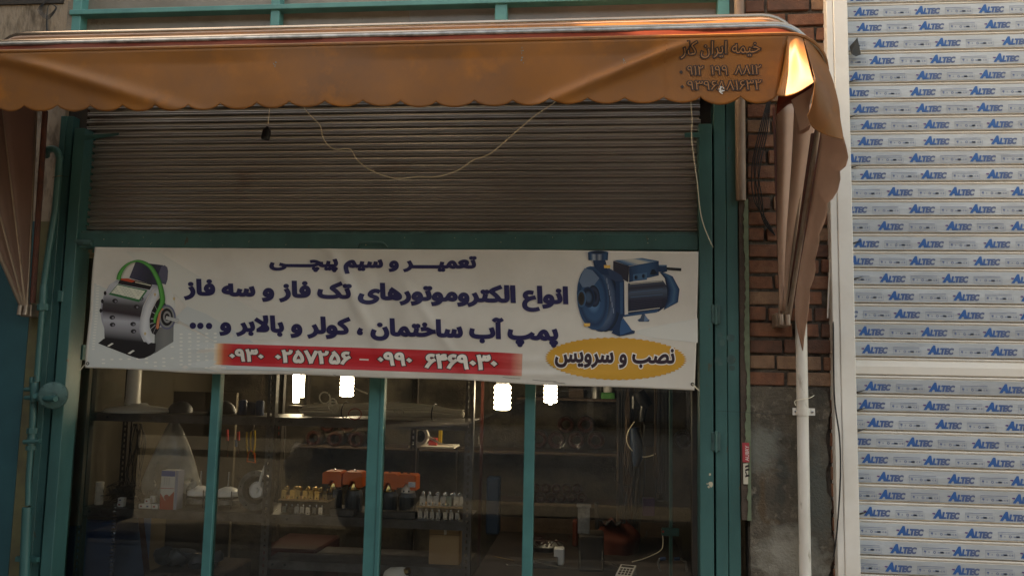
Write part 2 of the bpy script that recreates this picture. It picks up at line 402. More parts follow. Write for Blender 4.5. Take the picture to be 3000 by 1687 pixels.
# ------------------------------------------------------------------ setting outside
def sbox(name, m, x0, x1, y0, y1, z0, z1, kind='structure', ch=0.0):
    o = MB().box(x0, x1, y0, y1, z0, z1, ch=ch).build(name, m); o['kind'] = kind; return o
struct(MB().add([(-150, -150, -.16), (150, -150, -.16), (150, 150, -.16), (-150, 150, -.16)], [(0, 1, 2, 3)]).build('ground', 'pavement'))
struct(MB().add([(-60, -11.5, -.135), (60, -11.5, -.135), (60, -3.2, -.135), (-60, -3.2, -.135)], [(0, 1, 2, 3)]).build('road', 'asphalt'))
sbox('pavement', 'pavement', -60, 60, -3.0, -.02, -.155, 0)
sbox('kerb', 'cement', -60, 60, -3.2, -3.002, -.155, 0.01, ch=.015)
sbox('opposite_pavement', 'asphalt', -60, 60, -14.5, -11.5, -.155, 0)
SX0, SX1 = -2.83, 0.72                    # shop opening
ZTOP = 3.95
# opposite houses: only mirrored in the panes
for i, (a, b, h, lab) in enumerate(((-26, -9.2, 7.2, 'brown house across the street with shuttered windows, left'), (-9, 3.5, 8.6, 'taller brown house straight across the street'),
                               (3.7, 18, 6.4, 'low brown house across the street, right'))):
    t = thing('opposite_house', lab, 'house', (a, -15, 0), 'houses across the street')
    MB().box(a, b, -21, -14.5, -.15, h).build('wall', 'tan_render', t)
    MB().box(a - .1, b + .1, -21.1, -14.3, h, h + .2, ch=.03).build('cornice', 'tan_render', t)
    x = a + 1.2
    while x < b - 1.8:
        for z in (.9, 4.0):
            if z + 1.5 > h: continue
            wd = MB().box(x, x + 1.3, -14.52, -14.44, z, z + 1.5, ch=.02).build('window', 'dark_wood', t)
            MB().box(x + .08, x + 1.22, -14.46, -14.43, z + .08, z + 1.42).build('pane', 'car_glass', wd)
        x += 2.7

# unseen sun blocker added on the left; walls of this building above the frame
t = thing('left_sun_blocker', 'unseen brown block added left of the shop to shade its front', 'building', (-8, -1, 0))
MB().box(-14, -4.9, -4.3, 5.5, 0, 6.15).build('wall', 'tan_render', t)
MB().box(-14, -4.85, -4.38, 5.5, 6.152, 6.3, ch=.02).build('cornice', 'cement', t)
t = thing('shop_building', 'brick shop building holding the turquoise shopfront and the white shutter', 'building', (0, .3, 0))
BLD = t
MB().box(-14, 9, 0.02, 0.32, ZTOP, 4.7).build('upper_wall', 'brick', t)
MB().box(-14, 9, 0.0, 6.0, 4.7, 4.78).build('roof', 'cement', t)
MB().box(-14, SX0 - .55, .02, .32, 0, ZTOP).build('left_wall', 'cement', t)
MB().box(3.9, 9, .02, .32, 0, ZTOP).build('right_wall', 'brick', t)
# room
R0, R1, RB = -3.05, 1.15, 2.35
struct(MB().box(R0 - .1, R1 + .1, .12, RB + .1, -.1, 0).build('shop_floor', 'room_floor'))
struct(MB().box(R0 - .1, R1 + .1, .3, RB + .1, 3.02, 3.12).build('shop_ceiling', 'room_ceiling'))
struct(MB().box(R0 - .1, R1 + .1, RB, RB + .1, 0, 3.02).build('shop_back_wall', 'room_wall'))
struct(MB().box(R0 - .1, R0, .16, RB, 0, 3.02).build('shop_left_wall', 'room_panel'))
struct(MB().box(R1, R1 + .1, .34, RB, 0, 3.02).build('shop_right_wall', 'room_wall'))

# ------------------------------------------------------------------ brick pier between the fronts
X0, X1 = P(1884, 700, 0).x, P(2092, 700, 0).x
t = thing('brick_pier', 'rough red brick pier with cement render on its lower half', 'brick wall', (X0, 0, 0)); PIER = t
zcem = P(1990, 972, 0).z
MB().box(X0 - .012, X1 + .03, .012, .3, -.1, ZTOP).build('mortar_bed', 'mortar', t)
rnd = random.Random(3); z = zcem + .004; row = 0
while z < 3.62:
    x = X0 + (0 if row % 2 else 0); left = X0; first = True
    L0 = (.165, .105, .15, .19, .08)[row % 5]
    while left < X1 - .015:
        ln = L0 + rnd.uniform(-.01, .01) if first else rnd.choice((.2, .2, .105, .155))
        r_ = min(left + ln, X1 + (rnd.uniform(-.012, .012)))
        if X1 - r_ < .035: r_ = X1 + rnd.uniform(-.01, .008)
        if r_ - left > .03:
            m = rnd.choice(('brick', 'brick', 'brick', 'brick_dark', 'brick_pale'))
            yf = rnd.uniform(-.006, .004); dz = rnd.uniform(-.002, .002)
            mb = MB(); mb.box(left, r_, yf, .05, z + dz, z + .0605 + dz + rnd.uniform(-.002, .002), ch=.0035)
            for i, v in enumerate(mb.v): mb.v[i] = (v[0] + rnd.uniform(-.0015, .0015), v[1], v[2] + rnd.uniform(-.0015, .0015))
            mb.build('brick', m, t)
        left = r_ + rnd.uniform(.012, .017); first = False
    z += .0767; row += 1
# cement render with a ragged right edge
pts = [(X0 - .008, -.05)]
z = -.05
rag = []
while z < zcem:
    rag.append((X1 - .035 + .012 * math.sin(z * 9) + .008 * math.sin(z * 31 + 1) + rnd.uniform(-.007, .007), z)); z += rnd.uniform(.010, .03)
pts = [(X0 - .008, -.05)] + [(rag[0][0], -.05)] + rag + [(X1 - .06, zcem - .01), (X0 + .2, zcem - rnd.uniform(0, .012)), (X0 - .008, zcem - .004)]
CM = mat('stained_cement', (0.125, 0.098, 0.072), 0.95, c2=(0.06, 0.05, 0.039), ns=8, lo=.40, hi=.66, c3=(0.20, 0.16, 0.12), ns3=30, lo3=.56, hi3=.7, bump=1.0, bs=70)
def stain(M, c, rad, colr, soft=.5):
    T = M.node_tree; N = T.nodes; b = N['Principled BSDF']; src = b.inputs['Base Color'].links[0].from_socket
    g = N.new('ShaderNodeNewGeometry'); n = N.new('ShaderNodeTexNoise'); n.inputs['Scale'].default_value = 14; n.inputs['Detail'].default_value = 7; T.links.new(g.outputs['Position'], n.inputs['Vector'])
    a1 = N.new('ShaderNodeVectorMath'); a1.operation = 'SUBTRACT'; T.links.new(g.outputs['Position'], a1.inputs[0]); a1.inputs[1].default_value = c
    a2 = N.new('ShaderNodeVectorMath'); a2.operation = 'DIVIDE'; T.links.new(a1.outputs[0], a2.inputs[0]); a2.inputs[1].default_value = rad
    a3 = N.new('ShaderNodeVectorMath'); a3.operation = 'LENGTH'; T.links.new(a2.outputs[0], a3.inputs[0])
    ad = N.new('ShaderNodeMath'); ad.operation = 'MULTIPLY_ADD'; T.links.new(n.outputs[0], ad.inputs[0]); ad.inputs[1].default_value = 2.2; T.links.new(a3.outputs['Value'], ad.inputs[2])
    mr = N.new('ShaderNodeMapRange'); T.links.new(ad.outputs[0], mr.inputs[0]); mr.inputs[1].default_value = 1.45; mr.inputs[2].default_value = 1.6 + soft * .5; mr.inputs[3].default_value = .88; mr.inputs[4].default_value = 0
    mx = N.new('ShaderNodeMix'); mx.data_type = 'RGBA'; T.links.new(mr.outputs[0], mx.inputs[0]); T.links.new(src, mx.inputs[6]); mx.inputs[7].default_value = (*colr, 1); T.links.new(mx.outputs[2], b.inputs['Base Color'])
stain(CM, tuple(P(1962, 1165, -.015)), (.055, 1, .13), (.035, .034, .03)); stain(CM, tuple(P(1962, 1250, -.015)), (.035, 1, .13), (.06, .055, .045))
stain(CM, tuple(P(1918, 1250, -.015)), (.022, 1, .15), (.10, .062, .035), .9); stain(CM, tuple(P(1945, 1312, -.015)), (.06, 1, .018), (.10, .062, .035), .9); stain(CM, tuple(P(1942, 1182, -.015)), (.05, 1, .014), (.09, .06, .036), .9)
stain(CM, tuple(P(2060, 1260, -.015)), (.10, 1, .30), (.10, .10, .085), 1.2); stain(CM, tuple(P(1920, 1130, -.015)), (.12, 1, .12), (.17, .165, .14), 1.2); stain(CM, tuple(P(1990, 1400, -.015)), (.16, 1, .14), (.32, .29, .24), 1.4)
MB().prism(pts, -.014, .02).build('cement_render', CM, t)
z = 0.3                                    # half bricks left bare beside the render
while z < zcem - .05:
    MB().box(X1 - .02, X1 + .02, -.004, .04, z, z + .06, ch=.003).build('brick', rnd.choice(('brick', 'brick_dark')), t); z += .0767
def blob(cx, cy, rx, ry, n, Y, seed, rough=.25):
    r = random.Random(seed); out = []
    for k in range(n):
        a = 2 * math.pi * k / n; q = 1 + r.uniform(-rough, rough); p = P(cx + rx * q * math.cos(a), cy + ry * q * math.sin(a), Y); out.append(p)
    return out
# rusty ring left by a meter box
# cream pipe, peeling wooden edge
xa = P(1862, 300, -.035).x
o = MB().tube([(xa, -.035, P(1865, 505, -.035).z), (xa, -.035, ZTOP)], .024, 12).build('cream_pipe', 'cream_pipe', smooth=True); tag(o, 'cream vertical pipe ending beside the brick pier above the peeling strip', 'pipe')
t = thing('peeling_strip', 'dark strip with flaking pale green paint between shopfront and bricks', 'wood strip', (P(1870, 900, -.03).x, -.03, .7))
xl, xm, xr = P(1862, 900, -.03).x, P(1875, 900, -.03).x, P(1886, 900, -.03).x
zt, zb = P(1870, 500, -.03).z, P(1872, 1308, -.03).z
MB().box(xl, xm + .012, -.03, .05, zb, zt, ch=.002).build('board', 'dark_wood', t)
r = random.Random(5); L = []; z = zb
while z < zt: L.append(z); z += .017
wd = [xm + .0035 * math.sin(z * 13) + r.uniform(-.004, .004) for z in L]
pts = [(xr, zb), (xr, zt)] + [(a, b) for a, b in zip(wd[::-1], L[::-1])]
MB().prism(pts, -.034, -.006).build('flaking_paint', 'green_flake', t)
a, b, c, d = rbox(1868, 1113, 1885, 1162, -.036)
t2 = thing('red_sticker', 'torn red sticker with white lettering on the peeling strip', 'sticker', (a, -.0365, c))
MB().box(a, b, -.0362, -.0345, c, d, col=(.42, .05, .06)).build('paper', INK, t2)
V, F = text2d('AUBRY', .02); mb = MB(); q0 = bbox2(V)
def side_text(V, F, a, b, c, d, Y, col, mb):
    x0, x1, y0, y1 = bbox2(V); out = []
    for p in V: out.append((b - (p[1] - y0) / (y1 - y0) * (b - a), Y, d - (p[0] - x0) / (x1 - x0) * (d - c)) if False else (a + (1 - (p[1] - y0) / (y1 - y0)) * (b - a), Y, c + (p[0] - x0) / (x1 - x0) * (d - c)))
    mb.add(out, F, 0, col)
side_text(V, F, a + .012, b - .002, c + .006, d - .012, -.0368, (.62, .5, .46), mb); mb.build('lettering', INK, t2)
a, b, c, d = rbox(1870, 1165, 1884, 1217, -.036)
t2 = thing('number_label', 'worn cream label with black figures below the red sticker', 'label', (a, -.0365, c))
MB().box(a, b - .004, -.0362, -.0345, c, d, col=(.55, .48, .38)).build('paper', INK, t2)
V, F = text2d('۲۱۱', .04); mb = MB(); side_text(V, F, a + .008, b + .002, c + .03, d - .006, -.0368, (.03, .02, .02), mb); mb.build('lettering', INK, t2)

# white pvc downpipe with its clamp
t = thing('downpipe', 'white plastic downpipe clamped to the cement pier', 'pipe', (P(2025, 1200, -.06).x, -.06, 0))
xx = P(2020, 1100, -.06).x
MB().tube([(xx, -.06, 0), (xx, -.06, 2.25)], .0262, 20).build('pipe', 'pvc', t, smooth=True)
a, b, c, d = rbox(1994, 1026, 2050, 1044, -.06)
mb = MB(); mb.lathe([(.0265, 0), (.031, 0), (.031, d - c), (.0265, d - c)], (xx, -.06, c), n=20, close=True)
mb.box(a, xx - .026, -.062, -.056, c, d); mb.box(xx + .026, b, -.062, -.056, c, d); cl = mb.build('clamp', 'pvc', t)
for q in (a + .012, b - .012): MB().lathe([(.006, 0), (.005, .005), (.0, .006)], (q, -.062, (c + d) / 2), (0, -1, 0), 8).build('screw', 'steel', cl)
mb = MB(); mb.tube(dpts([(2002, 1020, -.09), (2000, 1008, -.092), (2020, 1003, -.1), (2038, 1000, -.09), (2048, 994, -.06)], 4), .0016, 5); mb.build('binding_wire', 'cord', t)
# wires on the pier
t = tag(MB().tube(dpts([(2096, 700, -.03), (2097, 900, -.06), (2100, 1010, -.07), (2112, 1100, -.08), (2114, 1200, -.08), (2106, 1330, -.07), (2097, 1400, -.05)]), .0035, 6).build('black_cable', 'black_plastic', smooth=True),
        'thin black cable hanging down beside the white shutter rail', 'cable')
tag(MB().tube(dpts([(2090, 570, -.02), (2088, 660, -.022), (2084, 740, -.024), (2082, 800, -.02)]), .0035, 6).build('white_cable', 'cable_white', smooth=True), 'short white cable left of the white shutter rail', 'cable')
mb = MB()
for k in range(5):
    o_ = k * 5
    mb.tube(dpts([(1938 - o_ * .3, 250, -.03), (1930 - o_, 330, -.03 - .004 * k), (1912 - o_, 420, -.04), (1908 - o_ * .6 + (k % 2) * 12, 500, -.035), (1922 + o_ * .5, 560, -.02), (1950, 592, -.01)]), .003, 5)
tag(mb.build('wire_bundle', 'black_plastic', smooth=True), 'tangled black wires hanging on the bricks beside the awning', 'wires')
mb = MB().tube(dpts([(1800, 1033, -.063), (1865, 1036, -.05), (1940, 1041, -.02), (1995, 1040, -.03)]), .0012, 4)
tag(mb.build('thin_wire', 'black_plastic'), 'hair-thin wire strung from the turquoise frame to the downpipe', 'wire')

# ------------------------------------------------------------------ white rolling shutter with printed film
SB = [13.6, 56, 103, 153, 200, 246, 293, 342, 388, 437, 487, 534, 585, 634, 684, 735, 785, 836, 888, 940, 991, 1045, 1098, 1153, 1205, 1259, 1312, 1363, 1415, 1466, 1518, 1570, 1624]
zz = [P(2147, b / K, .03).z for b in SB]
zz = [zz[0] + .081 * 3, zz[0] + .081 * 2, zz[0] + .081] + zz + [zz[-1] - .083 * k for k in range(1, 8)]
OFF = [2100, 2170, 2150] + [2165, 2162, 2210, 2210, 2142, 2130, 2150, 2178, 2170, 2140, 2172, 2237, 2118, 2205, 2155, 2131, 2205, 2235, 2252, 2155, 2155, None, 2165, 2163, 2180, 2113, 2150, 2192, 2205, 2150, 2230, 2213] + [2207] * 9
PITCH = {4: (2210, 2355, 2523), 5: (2210, 2370, 2520)}
t = thing('white_rolling_shutter', 'white slatted rolling shutter still covered with blue printed film', 'shutter', (2.4, .03, 0)); WS = t
SXL, SXR = 1.14, 3.75
Va, Fa = text2d('A', .085, .30, 2, bx=1.25); ba = bbox2(Va)
Vl, Fl = text2d('LTEC', .062, .26, 2, bx=1.5); bl = bbox2(Vl)
Vc, Fc = text2d('C€', .02, 0, 1)
_, Fce = None, None
Vce, Fce = text2d('C E', .02, 0, 1); bce = bbox2(Vce)
def lerp(a, b, k): return tuple(x + (y - x) * k for x, y in zip(a, b))
BLUE = (.016, .105, .32); VIO = (.10, .125, .22)
def logo(mb, x, zc, Y, s):
    """the printed word and the little box of marks, x = left edge in metres, s = metres per unit"""
    W = .103 * s; H = .036 * s
    def put_(V, F, bb, x0, x1, z0, z1):
        out = []; col = []
        for p in V:
            u = (p[0] - bb[0]) / (bb[1] - bb[0]); v = (p[1] - bb[2]) / (bb[3] - bb[2]); X = x0 + (x1 - x0) * u
            out.append((X, Y, z0 + (z1 - z0) * v)); col.append(lerp(BLUE, VIO, min(1, max(0, ((X - x) / W - .25) * 1.5))))
        mb.add(out, F, 0, col)
    put_(Va, Fa, ba, x + W * .02, x + W * .36, zc - H * .5, zc + H * .5)
    put_(Vl, Fl, bl, x + W * .335, x + W, zc - H * .5, zc + H * .24)
    mb.add([(x, Y - .0001, zc - .02 * H), (x + W * .10, Y - .0001, zc - .08 * H), (x + W * .12, Y - .0001, zc + .10 * H), (x + W * .02, Y - .0001, zc + .10 * H)], [(0, 1, 2, 3)], 0, lerp(BLUE, (.2, .02, .08), .55))
    g = (.24, .28, .37); gd = (.10, .14, .27); bx = x + W * 1.19; bw = W * 1.03; z0 = zc - H * .55; z1 = zc + H * .02; th = .0013
    def q(x0, x1, a, b, c): mb.add([(x0, Y, a), (x1, Y, a), (x1, Y, b), (x0, Y, b)], [(0, 1, 2, 3)], 0, c)
    q(bx, bx + bw, z0, z0 + th, g); q(bx, bx + th, z0, zc + H * .2, g); q(bx + bw - th, bx + bw, z0, z1, g); q(bx, bx + bw * .95, zc + H * .2, zc + H * .2 + th * 1.3, gd)
    q(bx, bx + bw * .95, zc + H * .02, zc + H * .02 + th * 1.6, g)
    q(bx + bw * .06, bx + bw * .13, zc - H * .22, zc - H * .06, gd); q(bx + bw * .08, bx + bw * .12, zc - H * .36, zc - H * .22, g)
    q(bx + bw * .21, bx + bw * .25, zc - H * .3, zc - H * .14, g)
    n = 10; cx = bx + bw * .42; cz = zc - H * .22; rr = H * .14
    mb.add([(cx + (rr if k % 2 else rr * .62) * math.cos(math.pi * (k // 2) * 2 / n), Y, cz + (rr if k % 2 else rr * .62) * math.sin(math.pi * (k // 2) * 2 / n)) for k in range(2 * n)],
           [(2 * k, 2 * k + 1, (2 * k + 3) % (2 * n), (2 * k + 2) % (2 * n)) for k in range(n)], 0, gd)
    q(bx + bw * .53, bx + bw * .76, zc - H * .32, zc - H * .16, g); q(bx + bw * .62, bx + bw * .74, zc - H * .30, zc - H * .13, gd)
    out = [(bx + bw * .80 + (p[0] - bce[0]) / (bce[1] - bce[0]) * bw * .15, Y, zc - H * .32 + (p[1] - bce[2]) / (bce[3] - bce[2]) * H * .18) for p in Vce]; mb.add(out, Fce, 0, gd)
rs = random.Random(11)
for i in range(len(zz) - 1):
    zt, zb = zz[i], zz[i + 1]; h = zt - zb
    prof = [(.052, 0), (.040, .004), (.030, .008), (.0265, .5 * h), (.030, h - .016), (.034, h - .0145), (.034, h - .012), (.027, h - .009), (.0262, h - .005), (.030, h - .002), (.05, h)]
    mb = MB(); mb.grid([[(SXL, y, zb + q), (SXR, y, zb + q)] for y, q in prof])
    s = mb.build('slat', 'white_metal', WS, recalc=False)
    off = OFF[i] if i < len(OFF) else 2180
    if off is None:
        continue
    zc = zb + h * .43; fh = h * .345
    mb = MB(); n = 60; rows = []
    for a in (0, 1):
        rr_ = []
        for k in range(n + 1):
            x = SXL + (SXR - SXL) * k / n; rr_.append((x, .0255 + rs.uniform(-.0007, .0005) * a, (zc + fh + .003 if a else zc - fh) + rs.uniform(-.001, .001)))
        rows.append(rr_)
    rows.insert(1, [(SXL + (SXR - SXL) * k / n, .0248 + rs.uniform(-.0006, .0004), zc) for k in range(n + 1)])
    mb.grid(rows); f = mb.build('film', rs.choice(('slat_film', 'slat_film', 'slat_film_b', 'slat_film_c')), s)
    mb = MB(); xs = []
    x = P(off, 600, .024).x
    while x > SXL + .05: x -= .30
    while x < 3.5:
        xs.append(x); x += .292 + rs.uniform(-.02, .02)
    for x in xs: logo(mb, x, zc + .001, .0236, 1.18)
    mb.build('print', INK, f)['kind'] = 'stuff'
for y in (205, 293, 420, 610, 700, 985, 1030, 1082, 1290):
    a = P(2144 + (y - 600) * .02, y, .02); MB().add([a, a + Vector((.05, 0, .012)), a + Vector((.028, -.006, .002)), a + Vector((0, -.004, -.010))], [(0, 1, 2, 3)]).build('film_curl', 'dark_iron', WS)
# a torn flap of dark film
MB().poly([P(2137, 118, .0), P(2157, 95, -.012), P(2166, 138, -.01), P(2153, 143, -.02), P(2141, 136, -.015)]).build('torn_flap', 'dark_iron', WS, label='torn dark flap of film curling off a slat')
# side rail
t = thing('shutter_rail', 'white painted side rail of the new shutter', 'rail', (P(2130, 700, -.03).x, -.03, 0))
xa, xb, xc = P(2093, 720, -.05).x, P(2110, 720, -.05).x, P(2148, 720, -.05).x
MB().box(xa, xb, -.05, .1, 0, ZTOP, ch=.002).build('inner_channel', 'white_metal', t)
MB().box(xb + .0015, xc, -.054, .022, 0, ZTOP, ch=.003).build('outer_channel', 'white_metal', t)
# ------------------------------------------------------------------ turquoise shopfront frame
t = thing('shopfront_frame', 'turquoise steel shopfront frame with guide rails and glazing bars', 'shopfront', (-1, 0, 0)); SF = t
def xat(x, y, Y): return P(x, y, Y).x
zc_top = P(1000, 250, 0).z + .1
# right jamb: three channels and a dark gap
for nm, a, b, y0, y1, ztop in (('guide_rail', 1760, 1794, -.045, .06, P(1770, 312, -.045).z), ('jamb', 1799, 1829, -.03, .12, 3.3), ('jamb', 1830.6, 1860, -.022, .12, 3.3)):
    MB().box(xat(a, 950, y0), xat(b, 950, y0), y0, y1, 0, ztop, ch=.002).build(nm, 'turquoise', t)
MB().box(xat(1740, 950, .08), xat(1850, 950, .08), .06, .12, 0, 3.3).build('back_plate', 'dark_iron', t)
for y in (790, 1110):                    # welded hinges on the right jamb
    a, b, c, d = rbox(1790, y - 24, 1812, y + 24, -.05)
    hg = MB().box(a, b, -.052, -.03, c, d, ch=.004).build('hinge', 'turquoise_dirty', t)
    MB().tube([((a + b) / 2, -.054, c - .004), ((a + b) / 2, -.054, d + .004)], .007, 8).build('hinge_pin', 'turquoise', hg, smooth=True)
a, b, c, d = rbox(1722, 334, 1762, 346, -.047)
MB().box(a, b, -.05, -.044, c, d).build('stop_bracket', 'turquoise', t)
# scuffed patches of bare metal on the jamb
for k, (cx, cy, rx, ry) in enumerate(((1812, 842, 7, 6), (1838, 850, 12, 10), (1817, 862, 8, 9), (1806, 905, 8, 6), (1838, 903, 13, 12), (1812, 915, 6, 5), (1841, 925, 8, 6))):
    MB().poly(blob(cx, cy, rx, ry, 14, -.0318 if cx < 1829 else -.0235, 30 + k, .18)).build('scuff', 'turquoise_dirty', t)
mat('primer_chip', (.5, .42, .3), .8)
for k, (cx, cy, rx, ry) in enumerate(((1786, 1193, 3, 3), (1788, 1217, 6, 7), (1783, 1224, 3, 3), (1779, 1216, 2, 2))): MB().poly(blob(cx, cy, rx, ry, 9, -.0465, 60 + k, .4)).build('paint_chip', 'primer_chip', t)
# left jamb
for nm, a, b, y0, y1, ztop in (('jamb', 101, 116, -.03, .12, P(150, 292, -.03).z), ('jamb', 117, 134, -.024, .12, P(150, 292, -.03).z), ('guide_rail', 138.5, 166, -.047, .06, P(200, 322, -.05).z)):
    MB().box(xat(a, 950, y0), xat(b, 950, y0), y0, y1, 0, ztop, ch=.002).build(nm, 'turquoise', t)
MB().box(xat(96, 950, .05), xat(176, 950, .05), .03, .12, 0, 3.3).build('back_plate', 'dark_iron', t)
MB().box(xat(174, 950, .06), xat(185, 950, .06), .05, .12, 0, P(210, 632, .06).z, ch=.002).build('jamb_lip', 'turquoise', t)
for y in (745,): 
    a, b, c, d = rbox(144, y - 14, 158, y + 14, -.05); MB().box(a, b, -.052, -.03, c, d, ch=.004).build('hinge', 'turquoise', t)
a, b, c, d = rbox(204, 338, 298, 352, -.05)
MB().add([(a, -.05, c - .004), (b, -.05, d - .006), (b, -.05, d + .006), (a, -.05, c + .026), (a, -.046, c - .004), (b, -.046, d - .006), (b, -.046, d + .006), (a, -.046, c + .026)],
         [(0, 1, 2, 3), (4, 5, 6, 7), (0, 1, 5, 4), (2, 3, 7, 6), (1, 2, 6, 5)]).build('stop_bracket', 'turquoise', t)
# glazing bars
YG = .09
for i, (x, wd) in enumerate(((530, 23), (940, 40), (1330, 26))):
    xc = xat(x, 1190, YG - .02); h = unit(YG) * wd / 2
    MB().box(xc - h, xc + h, YG - .02, YG + .03, 0, 2.25, ch=.003).build('glazing_bar', 'turquoise_light', t)
    if i == 1:
        MB().box(xc + h * .45, xc + h * .52, YG - .0225, YG - .0205, 0, 2.25).build('bar_seam', 'turquoise', t)
for x0_, x1_, z in ((196, 1760, 2.2),): MB().box(xat(x0_, 1190, YG), xat(x1_, 1190, YG), YG - .018, YG + .028, 2.2, 2.26).build('head_bar', 'turquoise_light', t)
MB().box(xat(182, 1190, YG), xat(213, 885, YG), YG - .016, YG + .026, P(200, 905, YG).z, P(200, 867, YG).z).build('glazing_bar', 'turquoise_light', t)
# panes
xs = [xat(166, 1190, YG), xat(530, 1190, YG), xat(940, 1190, YG), xat(1330, 1190, YG), xat(1765, 1190, YG)]
for i in range(4):
    MB().box(xs[i] + .01, xs[i + 1] - .01, YG + .002 + .0006 * i, YG + .006 + .0006 * i, 0.02, 2.19).build('pane', 'shop_glass', t)

# transom windows above the awning
mat('transom_paint', (0.075, 0.27, 0.25), 0.5, c2=(0.06, 0.22, 0.21), ns=7, bump=.05)
t = thing('transom_window', 'turquoise framed transom window with dusty brown panes above the awning', 'window', (-1, .02, 3.3))
for x, wd in ((193, 26), (692, 25), (1260, 32), (1820, 30)):
    xc = xat(x, 60, 0); h = unit(0) * wd / 2
    MB().box(xc - h, xc + h, -.01, .1, 3.12, ZTOP, ch=.003).build('upright', 'transom_paint', t)
zb_ = P(1000, 10, -.02).z
MB().box(xat(180, 40, 0), xat(1832, 5, 0), -.022, .04, zb_ - .012, zb_ + .016, ch=.003).build('cross_bar', 'transom_paint', t)
mat('dusty_pane', (0.24, 0.20, 0.165), 0.30, c2=(.17, .135, .105), ns=3, rv=.1)
mat('dusty_pane_grey', (0.21, 0.19, 0.175), 0.32, c2=(.17, .15, .14), ns=3)
xs2 = [193, 692, 1260, 1820]
for i in range(3):
    a, b = xat(xs2[i], 60, .05), xat(xs2[i + 1], 60, .05)
    if i == 1:
        m_ = a + (b - a) * .6
        MB().box(a, m_, .05, .056, 3.12, ZTOP).build('pane', 'dusty_pane', t); MB().box(m_ + .001, b, .05, .056, 3.12, ZTOP).build('pane', 'dusty_pane_grey', t)
    else: MB().box(a, b, .05, .056, 3.12, ZTOP).build('pane', 'dusty_pane' if i == 0 else 'dusty_pane_grey', t)
tag(MB().tube(dpts([(704, 0, -.005), (702, 40, -.006), (700, 90, -.004)], 4), .0015, 4).build('pull_cord', 'cord'), 'thin cord hanging down the transom window', 'cord')
# wall between
MB().box(xat(60, 60, 0), xat(182, 60, 0) , .0, .1, 2.35, ZTOP).build('stone_wall', 'stone', BLD)
MB().box(xat(168, 60, -.006), xat(181, 60, -.006), -.008, .02, 3.1, ZTOP).build('edge_plaster', 'cement', BLD)
MB().box(-4.6, xat(60, 60, 0), .0, .1, 2.35, ZTOP).build('stone_wall', 'stone', BLD)
MB().box(xat(1835, 60, 0), xat(1900, 60, 0), .05, .12, 3.1, ZTOP).build('side_plaster', 'cement', BLD)
mb = MB()
for k in range(4): mb.tube(dpts([(118 + k, 0, -.02), (104 - 3 * k, 25, -.03), (120, 40 + 3 * k, -.04), (140 + k, 20, -.03), (122, 14, -.02), (116 + k, 60, -.015), (117 + 2 * k, 95, -.01)], 5), .0016, 4)
tag(mb.build('wall_wires', 'black_plastic'), 'loops of thin wire on the stone wall above the awning', 'wires')
# dark beam high on the left
MB().box(xat(0, 5, -.01) - .5, xat(158, 5, -.01), -.012, .0, P(80, 5, -.01).z - .012, ZTOP).build('dark_beam', 'dark_iron', BLD)
# lower left: painted wall, olive band
MB().box(-4.6, xat(56, 1000, -.02), -.02, .1, 0, 2.35).build('painted_wall', 'turquoise_wall', BLD)
MB().box(xat(56.3, 1000, -.016), xat(92, 1000, -.016), -.016, .1, 0, 2.35).build('olive_band', 'olive', BLD)
MB().box(xat(92.3, 1000, .0), xat(110, 1000, .0), .0, .1, 0, 2.35).build('grey_band', 'cement', BLD)

# ------------------------------------------------------------------ gas pipe
t = thing('gas_pipe', 'turquoise painted gas pipe with elbow running down beside the shopfront', 'gas pipe', (P(100, 900, -.1).x, -.1, 0))
u = unit(-.1)
el = dpts([(116, 392, -.05), (117, 381, -.085), (128, 375, -.1), (142, 379, -.1), (150, 398, -.1)], 5)
MB().tube(el, 9.5 * u, 14).build('elbow', 'turquoise', t, smooth='all')
MB().tube([P(150, 396, -.1), P(139, 530, -.1), P(122, 636, -.1), P(111, 715, -.1)], 8.8 * u, 14).build('pipe', 'turquoise', t, smooth=True)
MB().tube([P(111, 715, -.1), P(110, 722, -.1), P(108, 765, -.1)], [9 * u, 10 * u, 10 * u], 14).build('socket', 'turquoise', t, smooth=True)
MB().tube([P(108.5, 765, -.1), P(108, 781, -.1)], 15 * u, 8).build('union_nut', 'turquoise', t)
MB().tube([P(107, 781, -.1), P(101, 850, -.1), P(93, 960, -.1)], 8.2 * u, 14).build('pipe', 'turquoise', t, smooth=True)
MB().tube([P(80, 1090, -.1), P(72, 1207, -.1), P(71, 1270, -.1)], 7.6 * u, 14).build('pipe', 'turquoise', t, smooth=True)
MB().tube([P(68, 1275, -.1), P(60, 1480, -.1), P(52, 1700, -.1)], [12 * u, 12 * u, 12 * u], 14).build('lower_sleeve', 'turquoise', t, smooth=True)
MB().tube([P(82, 1076, -.1), P(81, 1090, -.1)], 14 * u, 8).build('union_nut', 'turquoise', t)
MB().tube([P(80.5, 1091, -.1), P(80, 1104, -.1)], 11 * u, 10).build('socket', 'turquoise', t, smooth=True)
vb = MB().tube([P(80, 1100, -.105), P(79.5, 1118, -.105)], [11 * u, 12 * u], 10).build('valve_body', 'turquoise', t, smooth=True)
MB().tube([P(60, 1111, -.12), P(100, 1109, -.12)], 6 * u, 8).build('valve_stem', 'turquoise', vb, smooth=True)
MB().tube([P(78, 1120, -.1), P(77.5, 1131, -.1)], 13 * u, 8).build('union_nut', 'turquoise', t)
MB().tube([P(84, 1008, -.1), P(83, 1055, -.1), P(81.5, 1076, -.1)], [8 * u, 9 * u, 8 * u], 10).build('socket', 'turquoise', t, smooth=True)
MB().box(P(40, 1400, -.06).x, P(95, 1400, -.06).x, -.065, -.04, P(60, 1412, -.06).z, P(60, 1400, -.06).z).build('wall_clamp', 'turquoise', t)
